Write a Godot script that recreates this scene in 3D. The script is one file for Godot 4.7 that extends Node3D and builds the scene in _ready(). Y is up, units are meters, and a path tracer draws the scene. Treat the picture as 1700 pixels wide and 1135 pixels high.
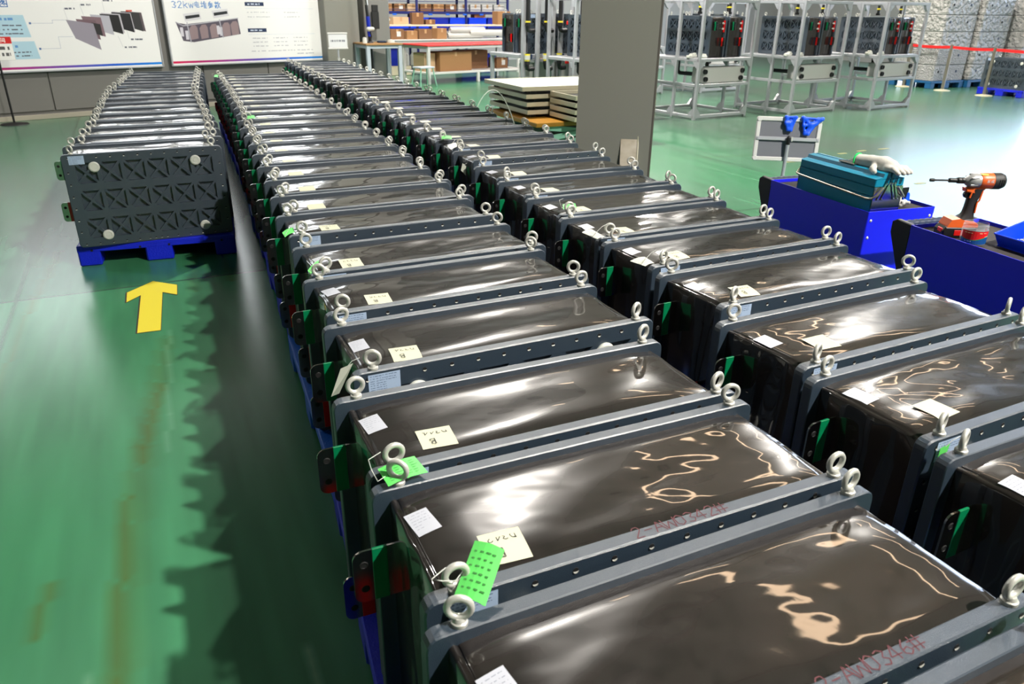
extends Node3D
# A factory hall full of film-wrapped flow battery stacks in three long rows on a green epoxy floor.

const W := 0.847      # width of a stack's end plate
const H := 0.531      # height of a stack
const T := 0.027      # thickness of an end plate
const HALF := 0.147   # from the middle of a stack to the middle of an end plate
const PALLET := 0.124 # height of a pallet
const ORD := ["first", "second", "third", "fourth", "fifth", "sixth", "seventh", "eighth", "ninth", "tenth", "eleventh", "twelfth", "thirteenth", "fourteenth", "fifteenth", "sixteenth", "seventeenth", "eighteenth", "nineteenth", "twentieth", "twenty-first", "twenty-second", "twenty-third", "twenty-fourth", "twenty-fifth", "twenty-sixth", "twenty-seventh", "twenty-eighth", "twenty-ninth", "thirtieth", "thirty-first", "thirty-second"]
var M := {}
var used := {}
var rng := RandomNumberGenerator.new()
var noise := FastNoiseLite.new()
var cache := {}

func _ready() -> void:
	rng.seed = 7
	# ---- camera, sky, light, exposure
	var cam := Camera3D.new()
	cam.name = "camera"
	cam.position = Vector3(0, 1.4378, 0)
	cam.rotation_degrees = Vector3(-24.188, -25.78, 0.706)
	cam.fov = 49.062
	cam.near = 0.05
	cam.far = 120.0
	add_child(cam)
	cam.current = true
	var optics := CameraAttributesPhysical.new()
	optics.frustum_focal_length = 26.293
	optics.frustum_focus_distance = 2.3
	optics.frustum_near = 0.05
	optics.frustum_far = 120.0
	optics.exposure_aperture = 8.0
	cam.attributes = optics
	var env := Environment.new()
	env.background_mode = Environment.BG_SKY
	var sky := Sky.new()
	var sm := ProceduralSkyMaterial.new()
	sm.sky_top_color = Color(0.62, 0.74, 0.92)
	sm.sky_horizon_color = Color(0.93, 0.95, 0.97)
	sm.ground_bottom_color = Color(0.45, 0.45, 0.44)
	sm.ground_horizon_color = Color(0.75, 0.76, 0.76)
	sky.sky_material = sm
	env.sky = sky
	env.background_energy_multiplier = 9.0
	env.tonemap_mode = Environment.TONE_MAPPER_LINEAR
	env.tonemap_exposure = 0.97
	env.sdfgi_enabled = true
	env.ssao_enabled = true
	env.ssil_enabled = true
	var we := WorldEnvironment.new()
	we.name = "environment"
	we.environment = env
	add_child(we)
	materials()
	lamps()
	room()
	make_prototypes()
	rows()
	racks()
	carts()
	far_end()
	small_things()

func lamps() -> void:
	# high-bay lamps in a grid; each a glowing disc and an area light of its size just below it
	var n := 0
	for p in [[3.95, 2.0, 152.0], [4.05, -8.6, 84.0], [4.05, 8.2, 20.0], [11.2, 1.6, 60.0], [11.2, -8.6, 66.0], [4.05, -15.2, 70.0], [11.2, -15.2, 60.0], [-5.2, -8.6, 18.0]]:
		var at := Vector3(p[0], 6.2, p[1])
		var t := thing("high_bay_lamp", ["round high-bay lamp right behind the viewer", "round high-bay lamp over the middle of the rows", "round high-bay lamp far behind the viewer", "round high-bay lamp on the right over the open floor", "round high-bay lamp over the three aluminium racks", "round high-bay lamp over the work benches", "round high-bay lamp at the far right over the wrapped goods", "round high-bay lamp over the aisle on the left"][n], "lamp", at, 0, "high-bay lamps")
		var st := ST()
		lathe(st, [Vector2(0.0, 0.34), Vector2(0.06, 0.34), Vector2(0.09, 0.14), Vector2(0.27, 0.02), Vector2(0.27, 0.0), Vector2(0.25, 0.0), Vector2(0.08, 0.12)], 28)
		obj("housing", st, M.grey_metal, t)
		st = ST()
		tube(st, [Vector3(0, 0.34, 0), Vector3(0, 0.8, 0)], 0.008, 6)
		obj("hanging_rod", st, M.grey_metal, t)
		st = ST()
		lathe(st, [Vector2(0.0, 0.012), Vector2(0.24, 0.012)], 28)
		obj("diffuser", st, M.lamp_glow, t)
		var l := AreaLight3D.new()
		l.name = "light"
		l.area_size = Vector2(0.22, 0.22)
		l.area_normalize_energy = true
		l.light_energy = p[2]
		l.light_color = Color(1.0, 0.975, 0.94)
		l.shadow_enabled = true
		l.area_range = 40.0
		l.rotation_degrees = Vector3(-90, 0, 0)
		l.position = Vector3(0, -0.012, 0)
		t.add_child(l, true)
		n += 1
	# warm linear lamps under the roof to the right
	n = 0
	for p in [[6.6, -4.2], [8.4, -4.2], [6.6, -7.6], [8.4, -7.6], [6.6, -11.0], [8.4, -11.0], [11.4, -6.6], [11.4, -10.6], [13.4, -8.6], [13.4, -12.4]]:
		var t := thing("linear_lamp", "warm linear lamp under the roof, " + ["nearest of the left line", "nearest of the second line", "middle one of the left line", "middle one of the second line", "farthest of the left line", "farthest of the second line", "nearer of the third line", "farther of the third line", "nearer of the right line", "farther of the right line"][n], "lamp", Vector3(p[0], 6.5, p[1]), 0, "warm linear lamps")
		var st := ST()
		box(st, Vector3(0, 0.05, 0), Vector3(0.22, 0.1, 2.5), 0.01)
		obj("housing", st, M.white_paint, t)
		st = ST()
		box(st, Vector3(0, -0.006, 0), Vector3(0.16, 0.012, 2.4))
		obj("diffuser", st, M.warm_glow, t)
		var l := AreaLight3D.new()
		l.name = "light"
		l.area_size = Vector2(0.16, 2.4)
		l.area_normalize_energy = true
		l.light_energy = 1.2
		l.light_color = Color(1.0, 0.84, 0.68)
		l.shadow_enabled = true
		l.area_range = 40.0
		l.rotation_degrees = Vector3(-90, 0, 0)
		l.position = Vector3(0, -0.03, 0)
		t.add_child(l, true)
		n += 1

# ---------------------------------------------------------------- helpers
func numbered(called: String) -> String:
	if not used.has(called):
		used[called] = 0
		return called
	used[called] += 1
	return "%s_%03d" % [called, used[called]]

func thing(called: String, label: String, category: String, at := Vector3.ZERO, turn := 0.0, group := "") -> Node3D:
	var o := Node3D.new()
	o.name = numbered(called)
	add_child(o)
	o.position = at
	o.rotation.y = turn
	tag(o, label, category, group)
	return o

func tag(o: Node3D, label: String, category: String, group := "") -> Node3D:
	o.set_meta("label", label)
	o.set_meta("category", category)
	if group != "":
		o.set_meta("group", group)
	return o

func obj(called: String, st, m: Material, parent: Node3D = null) -> MeshInstance3D:
	var mesh: Mesh
	if st is SurfaceTool:
		st.generate_normals()
		mesh = st.commit()
	else:
		mesh = st
	var o := MeshInstance3D.new()
	o.mesh = mesh
	if m != null: o.material_override = m
	if parent == null:
		o.name = numbered(called)
		add_child(o)
	else:
		o.name = called
		var k := 0
		while parent.has_node(NodePath(String(o.name))):
			k += 1
			o.name = "%s_%03d" % [called, k]
		parent.add_child(o, true)
	return o

func struct(called: String, st, m: Material, parent: Node3D = null) -> MeshInstance3D:
	var o := obj(called, st, m, parent)
	if parent == null:
		o.set_meta("kind", "structure")
	return o

func bulk(o: Node3D) -> void:
	o.set_meta("kind", "stuff")

func copy(src: Node3D, label: String, at: Vector3, turn: float, called := "") -> Node3D:
	var c: Node3D = src.duplicate()
	c.name = numbered(called if called != "" else base_name(src))
	add_child(c)
	c.position = at
	c.rotation = Vector3(0, turn, 0)
	c.set_meta("label", label)
	return c

func base_name(o: Node) -> String:
	var s := String(o.name)
	return s.substr(0, s.length() - 4) if s.length() > 4 and s[s.length() - 4] == "_" and s.substr(s.length() - 3).is_valid_int() else s

func ST() -> SurfaceTool:
	var st := SurfaceTool.new()
	st.begin(Mesh.PRIMITIVE_TRIANGLES)
	st.set_smooth_group(-1)
	return st

func flat(st: SurfaceTool) -> void:
	st.set_smooth_group(-1)

func smooth(st: SurfaceTool) -> void:
	st.set_smooth_group(1)

func tri(st: SurfaceTool, a: Vector3, b: Vector3, c: Vector3, ua := Vector2.ZERO, ub := Vector2(1, 0), uc := Vector2(1, 1)) -> void:
	st.set_uv(ua); st.add_vertex(a)
	st.set_uv(ub); st.add_vertex(b)
	st.set_uv(uc); st.add_vertex(c)

func quad(st: SurfaceTool, a: Vector3, b: Vector3, c: Vector3, d: Vector3, u0 := Vector2(0, 0), u1 := Vector2(1, 1)) -> void:
	# a top left, b top right, c bottom right, d bottom left, seen from the front
	tri(st, a, b, c, u0, Vector2(u1.x, u0.y), u1)
	tri(st, a, c, d, u0, u1, Vector2(u0.x, u1.y))

func box(st: SurfaceTool, c: Vector3, s: Vector3, b := 0.0, xf := Transform3D.IDENTITY) -> void:
	var h := s / 2.0
	b = minf(b, minf(h.x, minf(h.y, h.z)) * 0.9)
	var pt := func(sg: Vector3, ax: int) -> Vector3:
		var p := Vector3.ZERO
		for i in 3:
			p[i] = c[i] + sg[i] * (h[i] if i == ax else h[i] - b)
		return xf * p
	for ax in 3:
		var i := (ax + 1) % 3
		var j := (ax + 2) % 3
		for s0: float in [-1.0, 1.0]:
			var q := []
			for e: Vector2 in [Vector2(-1, -1), Vector2(1, -1), Vector2(1, 1), Vector2(-1, 1)]:
				var g := Vector3.ZERO
				g[ax] = s0; g[i] = e.x * s0; g[j] = e.y
				q.append(pt.call(g, ax))
			quad(st, q[3], q[2], q[1], q[0])
			if b > 0.0:
				# the edge between axis ax and axis i
				for s1: float in [-1.0, 1.0]:
					var g0 := Vector3.ZERO
					g0[ax] = s0; g0[i] = s1; g0[j] = -1
					var g1 := g0
					g1[j] = 1
					if s0 * s1 > 0:
						quad(st, pt.call(g0, ax), pt.call(g1, ax), pt.call(g1, i), pt.call(g0, i))
					else:
						quad(st, pt.call(g0, i), pt.call(g1, i), pt.call(g1, ax), pt.call(g0, ax))
	if b > 0.0:
		for x: float in [-1.0, 1.0]:
			for y: float in [-1.0, 1.0]:
				for z: float in [-1.0, 1.0]:
					var g := Vector3(x, y, z)
					if x * y * z > 0:
						tri(st, pt.call(g, 0), pt.call(g, 2), pt.call(g, 1))
					else:
						tri(st, pt.call(g, 0), pt.call(g, 1), pt.call(g, 2))

func frame_of(dir: Vector3) -> Array:
	var up := Vector3.UP if absf(dir.y) < 0.95 else Vector3.RIGHT
	var x := up.cross(dir).normalized()
	return [x, dir.cross(x).normalized()]

func tube(st: SurfaceTool, pts: Array, rad, sides := 8, closed := false, caps := true) -> void:
	# rad: a number or one radius for each point
	smooth(st)
	var n := pts.size()
	var rings := []
	var prev := []
	for i in n:
		var a: Vector3 = pts[(i - 1 + n) % n] if closed or i > 0 else pts[i]
		var b: Vector3 = pts[(i + 1) % n] if closed or i < n - 1 else pts[i]
		var d := (b - a).normalized()
		var f: Array
		if prev.is_empty():
			f = frame_of(d)
		else:
			var x: Vector3 = (prev[0] - d * prev[0].dot(d)).normalized()
			f = [x, d.cross(x).normalized()]
		prev = f
		var r: float = rad[i] if rad is Array else rad
		var ring := []
		for k in sides:
			var t := TAU * k / sides
			ring.append(pts[i] + (f[0] * cos(t) + f[1] * sin(t)) * r)
		rings.append(ring)
	for i in (n if closed else n - 1):
		var r0: Array = rings[i]
		var r1: Array = rings[(i + 1) % n]
		var off := 0
		if closed and i == n - 1:
			var best := INF
			for o in sides:
				var dd: float = r0[0].distance_to(r1[o])
				if dd < best:
					best = dd; off = o
		for k in sides:
			quad(st, r1[(k + off) % sides], r1[(k + 1 + off) % sides], r0[(k + 1) % sides], r0[k])
	if caps and not closed:
		flat(st)
		for e in [0, n - 1]:
			for k in sides:
				var a: Vector3 = rings[e][k]
				var b: Vector3 = rings[e][(k + 1) % sides]
				if e == 0:
					tri(st, pts[e], a, b)
				else:
					tri(st, pts[e], b, a)
	flat(st)

func lathe(st: SurfaceTool, profile: Array, sides := 16, xf := Transform3D.IDENTITY, sm := false) -> void:
	# profile of (radius, height) round the y axis
	for i in profile.size() - 1:
		st.set_smooth_group(1 if sm else i + 10)
		var p: Vector2 = profile[i]
		var q: Vector2 = profile[i + 1]
		for k in sides:
			var a := TAU * k / sides
			var b := TAU * (k + 1) / sides
			var va := xf * Vector3(cos(a) * p.x, p.y, sin(a) * p.x)
			var vb := xf * Vector3(cos(b) * p.x, p.y, sin(b) * p.x)
			var vc := xf * Vector3(cos(b) * q.x, q.y, sin(b) * q.x)
			var vd := xf * Vector3(cos(a) * q.x, q.y, sin(a) * q.x)
			var u0 := Vector2(float(k) / sides, float(i) / (profile.size() - 1))
			var u1 := Vector2(float(k + 1) / sides, float(i + 1) / (profile.size() - 1))
			if p.x < 1e-6:
				tri(st, va, vc, vd, u0, u1, Vector2(u0.x, u1.y))
			elif q.x < 1e-6:
				tri(st, va, vb, vc, u0, Vector2(u1.x, u0.y), u1)
			else:
				quad(st, vd, vc, vb, va, Vector2(u0.x, u1.y), Vector2(u1.x, u0.y))
	flat(st)

func rrect(w: float, h: float, r: float, n := 4, ox := 0.0, oy := 0.0) -> PackedVector2Array:
	var p := PackedVector2Array()
	var cs := [Vector2(w / 2 - r, h / 2 - r), Vector2(-w / 2 + r, h / 2 - r), Vector2(-w / 2 + r, -h / 2 + r), Vector2(w / 2 - r, -h / 2 + r)]
	for c in 4:
		for i in n + 1:
			var a := PI / 2 * (c + float(i) / n)
			p.append(cs[c] + Vector2(cos(a), sin(a)) * r + Vector2(ox, oy))
	return p

func loop_at(p: PackedVector2Array, z: float, xf: Transform3D) -> Array:
	var out := []
	for v in p:
		out.append(xf * Vector3(v.x, v.y, z))
	return out

func join(st: SurfaceTool, a: Array, b: Array) -> void:
	var n := a.size()
	for i in n:
		quad(st, a[i], a[(i + 1) % n], b[(i + 1) % n], b[i])

func cap(st: SurfaceTool, p: PackedVector2Array, z: float, xf: Transform3D, back := false, uv := Rect2(0, 0, 1, 1)) -> void:
	var idx := Geometry2D.triangulate_polygon(p)
	for i in range(0, idx.size(), 3):
		var v := []
		var u := []
		for k in 3:
			var q := p[idx[i + k]]
			v.append(xf * Vector3(q.x, q.y, z))
			u.append(Vector2((q.x - uv.position.x) / uv.size.x, 1.0 - (q.y - uv.position.y) / uv.size.y))
		var turn: float = (p[idx[i + 1]] - p[idx[i]]).cross(p[idx[i + 2]] - p[idx[i]])
		if (turn > 0) == back:
			tri(st, v[0], v[1], v[2], u[0], u[1], u[2])
		else:
			tri(st, v[0], v[2], v[1], u[0], u[2], u[1])

func slab(st: SurfaceTool, w: float, h: float, z0: float, z1: float, r: float, b := 0.0, xf := Transform3D.IDENTITY, n := 4) -> void:
	# rounded rectangle across z from z0 to z1, its edges chamfered by b
	var full := rrect(w, h, r, n)
	var small := rrect(w - 2 * b, h - 2 * b, maxf(r - b, 0.0005), n)
	var a := loop_at(full, z0 + b, xf)
	var c := loop_at(full, z1 - b, xf)
	join(st, c, a)
	if b > 0:
		join(st, a, loop_at(small, z0, xf))
		join(st, loop_at(small, z1, xf), c)
	cap(st, small, z1, xf)
	cap(st, small, z0, xf, true)

func prism(st: SurfaceTool, p: PackedVector2Array, z0: float, z1: float, xf := Transform3D.IDENTITY, b := 0.0) -> void:
	var small := p
	if b > 0:
		var off := Geometry2D.offset_polygon(p, -b, Geometry2D.JOIN_MITER)
		if off.size() == 1 and off[0].size() == p.size():
			small = off[0]
			# start the inset loop at the vertex nearest to the first one
			var best := 0
			for i in small.size():
				if small[i].distance_to(p[0]) < small[best].distance_to(p[0]):
					best = i
			var turned := PackedVector2Array()
			var same := Geometry2D.is_polygon_clockwise(small) == Geometry2D.is_polygon_clockwise(p)
			for i in small.size():
				turned.append(small[(best + (i if same else -i) + small.size()) % small.size()])
			small = turned
		else:
			b = 0.0
	var a := loop_at(p, z0 + b, xf)
	var c := loop_at(p, z1 - b, xf)
	join(st, c, a)
	if b > 0:
		join(st, a, loop_at(small, z0, xf))
		join(st, loop_at(small, z1, xf), c)
	cap(st, small, z1, xf)
	cap(st, small, z0, xf, true)

func at(x: float, y: float, z: float, rx := 0.0, ry := 0.0, rz := 0.0) -> Transform3D:
	return Transform3D(Basis.from_euler(Vector3(deg_to_rad(rx), deg_to_rad(ry), deg_to_rad(rz))), Vector3(x, y, z))

func P2(a: Array) -> PackedVector2Array:
	var p := PackedVector2Array()
	for i in range(0, a.size(), 2):
		p.append(Vector2(a[i], a[i + 1]))
	return p

# a field of capsules joined with a smooth minimum, meshed as surface nets
func blob(st: SurfaceTool, caps: Array, k: float, cell: float, squash := Vector3.ONE) -> void:
	var lo := Vector3.ONE * 1e9
	var hi := -lo
	for c in caps:
		for e in 2:
			var r: float = c[2 + e]
			lo = lo.min(c[e] - Vector3.ONE * (r + k))
			hi = hi.max(c[e] + Vector3.ONE * (r + k))
	var n := Vector3i(((hi - lo) / cell).ceil()) + Vector3i.ONE * 2
	var f := PackedFloat32Array()
	f.resize(n.x * n.y * n.z)
	for z in n.z:
		for y in n.y:
			for x in n.x:
				var p := lo + Vector3(x, y, z) * cell
				var d := 1e9
				for c in caps:
					var ab: Vector3 = c[1] - c[0]
					var t := clampf((p - c[0]).dot(ab) / maxf(ab.length_squared(), 1e-9), 0, 1)
					var e: float = p.distance_to(c[0] + ab * t) - lerpf(c[2], c[3], t)
					var hh := maxf(k - absf(d - e), 0.0) / k
					d = minf(d, e) - hh * hh * k * 0.25
				f[(z * n.y + y) * n.x + x] = d
	var vid := {}
	for z in n.z - 1:
		for y in n.y - 1:
			for x in n.x - 1:
				var i := (z * n.y + y) * n.x + x
				var inside := 0
				var vals := []
				for q in 8:
					var v := f[i + (q & 1) + ((q >> 1) & 1) * n.x + (q >> 2) * n.x * n.y]
					vals.append(v)
					if v < 0: inside += 1
				if inside == 0 or inside == 8: continue
				var sum := Vector3.ZERO
				var cnt := 0
				for q in 8:
					for ax in 3:
						if q & (1 << ax): continue
						var q2: int = q | (1 << ax)
						if (vals[q] < 0) != (vals[q2] < 0):
							var t: float = vals[q] / (vals[q] - vals[q2])
							var pp := Vector3(q & 1, (q >> 1) & 1, q >> 2)
							pp[ax] = t
							sum += pp; cnt += 1
				vid[i] = lo + (Vector3(x, y, z) + sum / cnt) * cell
	smooth(st)
	var stepv := [1, n.x, n.x * n.y]
	for z in range(1, n.z - 1):
		for y in range(1, n.y - 1):
			for x in range(1, n.x - 1):
				var i := (z * n.y + y) * n.x + x
				for ax in 3:
					var s0: bool = f[i] < 0
					if s0 == (f[i + stepv[ax]] < 0): continue
					var u: int = stepv[(ax + 1) % 3]
					var w: int = stepv[(ax + 2) % 3]
					var ids := [i, i - u, i - u - w, i - w]
					if s0: ids.reverse()
					quad(st, vid[ids[0]] * squash, vid[ids[1]] * squash, vid[ids[2]] * squash, vid[ids[3]] * squash)
	flat(st)

# ---------------------------------------------------------------- pictures
func img(w: int, h: int, c: Color) -> Image:
	var im := Image.create(w, h, false, Image.FORMAT_RGB8)
	im.fill(c)
	return im

func line(im: Image, a: Vector2, b: Vector2, wd: float, c: Color) -> void:
	var n := int(a.distance_to(b) / maxf(wd * 0.35, 0.5)) + 1
	for i in n + 1:
		var p := a.lerp(b, float(i) / n)
		im.fill_rect(Rect2i(int(round(p.x - wd / 2)), int(round(p.y - wd / 2)), maxi(1, int(round(wd))), maxi(1, int(round(wd)))), c)

func poly(im: Image, p: PackedVector2Array, c: Color) -> void:
	var lo := p[0]
	var hi := p[0]
	for v in p:
		lo = lo.min(v); hi = hi.max(v)
	for y in range(maxi(0, int(lo.y)), mini(im.get_height(), int(hi.y) + 1)):
		var xs := []
		for i in p.size():
			var a := p[i]
			var b := p[(i + 1) % p.size()]
			if (a.y <= y + 0.5) != (b.y <= y + 0.5):
				xs.append(a.x + (y + 0.5 - a.y) / (b.y - a.y) * (b.x - a.x))
		xs.sort()
		for i in range(0, xs.size() - 1, 2):
			im.fill_rect(Rect2i(int(xs[i]), y, int(xs[i + 1]) - int(xs[i]) + 1, 1), c)

# strokes on a 10 by 10 grid, y downwards
const STROKES := {
	"0": "5,0 8,2 8,8 5,10 2,8 2,2 5,0", "1": "3,2 5,0 5,10", "2": "2,2 4,0 7,0 8,3 2,10 8,10", "3": "2,1 5,0 8,2 5,5 8,7 6,10 2,9", "4": "6,10 6,0 1,7 9,7", "5": "8,0 3,0 2,5 6,4 8,7 6,10 2,9",
	"6": "7,0 3,4 2,8 5,10 8,8 6,5 3,6", "7": "1,0 8,0 4,10", "8": "5,5 2,2 5,0 8,2 5,5 2,8 5,10 8,8 5,5", "9": "7,4 4,5 2,3 4,0 7,1 7,4 6,10",
	"D": "2,0 2,10 6,9 8,5 6,1 1,0", "B": "2,0 2,10 7,9 7,6 2,5 6,4 6,1 2,0", "A": "1,10 5,0 9,10;3,6 7,6", "W": "0,0 2,10 5,3 8,10 10,0", "-": "2,5 8,5", "#": "3,0 2,10;7,0 6,10;0,3 10,3;0,7 10,7", "k": "2,0 2,10;8,3 2,7;4,6 8,10", "w": "1,3 3,10 5,4 7,10 9,3",
	"电": "2,2 8,2 8,7 2,7 2,2;2,4.5 8,4.5;5,0 5,9 9,9 9,8", "堆": "0,3 4,3;2,0 2,8;0,8 4,7;6,0 4.5,4;5.5,3 5.5,10;7,0 7.5,2;5.5,3 10,3;5.5,5.5 9.5,5.5;5.5,7.5 9.5,7.5;5.5,10 10,10;7.5,3 7.5,10",
	"参": "5,0 2,2.5 8,2.5;1,4 9,4;5,2.5 1,7;5,4 9,7;6,5 3,7;7,6.5 3,8.5;8,8 2,10", "数": "1,2.5 5,2.5;3,0 3,5;1,1 2,2;5,1 4,2;3,5 1,9 5,10;0,7 5,7;4,6 1,10;7,0 5.5,4;6.5,2.5 10,2.5;9,3 5.5,10;6.5,5 10,10",
	"构": "0,3 4,3;2,0 2,10;2,4 0,7;2,4 4,6;6,0 5,4;5.5,2 9.5,2 9,10 7.5,9;7,4 5.5,8 8,7.5", "图": "1,0 9,0 9,10 1,10 1,0;4,2 2,5;3,3 7,3 3,7;4,4 8,7;5,7 6,8", "东": "1,2 9,2;4,0 2,5 9,5;5,3 5,10 4,9;3,6 1,9;7,6 9,9", "成": "2,2 9,2;2,2 1,10;2,5 5,5 5,8 4,8;6,0 7,6 10,10 10,8;9,4 5,10;8,0 9,1",
	"询": "1,0 2,1;0,3 2,3 2,9 3.5,8;5,0 4,3;4.5,2 9.5,2 9.5,10 8,9.5;5.5,4 8,4 8,8 5.5,8 5.5,4;5.5,6 8,6", "问": "1,0 2,1;1,2 1,10;4,1 9,1 9,10 8,9;3.5,4 6.5,4 6.5,7.5 3.5,7.5 3.5,4",
}

func write(im: Image, text: String, x: float, y: float, sz: float, wd: float, c: Color, gap := 1.15, flip := false, jitter := 0.0) -> void:
	for ch in text:
		if STROKES.has(ch):
			for s: String in STROKES[ch].split(";"):
				var last := Vector2.INF
				for q in s.split(" "):
					var v := q.split(",")
					var p := Vector2(float(v[0]), float(v[1])) / 10.0 * sz
					p += Vector2(rng.randf() - 0.5, rng.randf() - 0.5) * jitter
					p = Vector2(x, y) + (-p if flip else p)
					if last != Vector2.INF:
						line(im, last, p, wd, c)
					last = p
		x += sz * gap * (-1.0 if flip else 1.0) * (0.8 if ch.unicode_at(0) < 128 else 1.0)

func scrawl(im: Image, x: int, y: int, w: int, h: int, c: Color, word := 6) -> void:
	# a row of unreadably small print
	var at_x := x
	while at_x < x + w:
		var l := rng.randi_range(word / 2, word * 2)
		im.fill_rect(Rect2i(at_x, y + rng.randi_range(0, 1), mini(l, x + w - at_x), h), c)
		at_x += l + rng.randi_range(2, word)

func tex(im: Image) -> ImageTexture:
	return ImageTexture.create_from_image(im)

func noise_tex(freq: float, ramp: Array, seed_ := 1, normal := 0.0, size := 512, oct := 4) -> NoiseTexture2D:
	var f := FastNoiseLite.new()
	f.seed = seed_
	f.frequency = freq
	f.fractal_octaves = oct
	var t := NoiseTexture2D.new()
	t.width = size
	t.height = size
	t.seamless = true
	t.noise = f
	if normal > 0.0:
		t.as_normal_map = true
		t.bump_strength = normal
	elif ramp.size():
		var g := Gradient.new()
		var offs := PackedFloat32Array()
		var cols := PackedColorArray()
		for r in ramp:
			offs.append(r[0]); cols.append(r[1])
		g.offsets = offs
		g.colors = cols
		t.color_ramp = g
	return t

func mat(c: Color, rough := 0.6, metal := 0.0, spec := 0.5) -> StandardMaterial3D:
	var m := StandardMaterial3D.new()
	m.albedo_color = c
	m.roughness = rough
	m.metallic = metal
	m.metallic_specular = spec
	return m

func tri_map(m: StandardMaterial3D, s: float, world := false) -> StandardMaterial3D:
	m.uv1_triplanar = true
	m.uv1_world_triplanar = world
	m.uv1_scale = Vector3.ONE * s
	return m

func bumpy(m: StandardMaterial3D, freq: float, strength: float, scale_: float, seed_ := 3) -> StandardMaterial3D:
	var key := "n%f_%f_%d" % [freq, strength, seed_]
	if not cache.has(key):
		cache[key] = noise_tex(freq, [], seed_, strength, 512, 4)
	m.normal_enabled = true
	m.normal_texture = cache[key]
	m.normal_scale = 1.0
	return tri_map(m, scale_)

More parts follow.
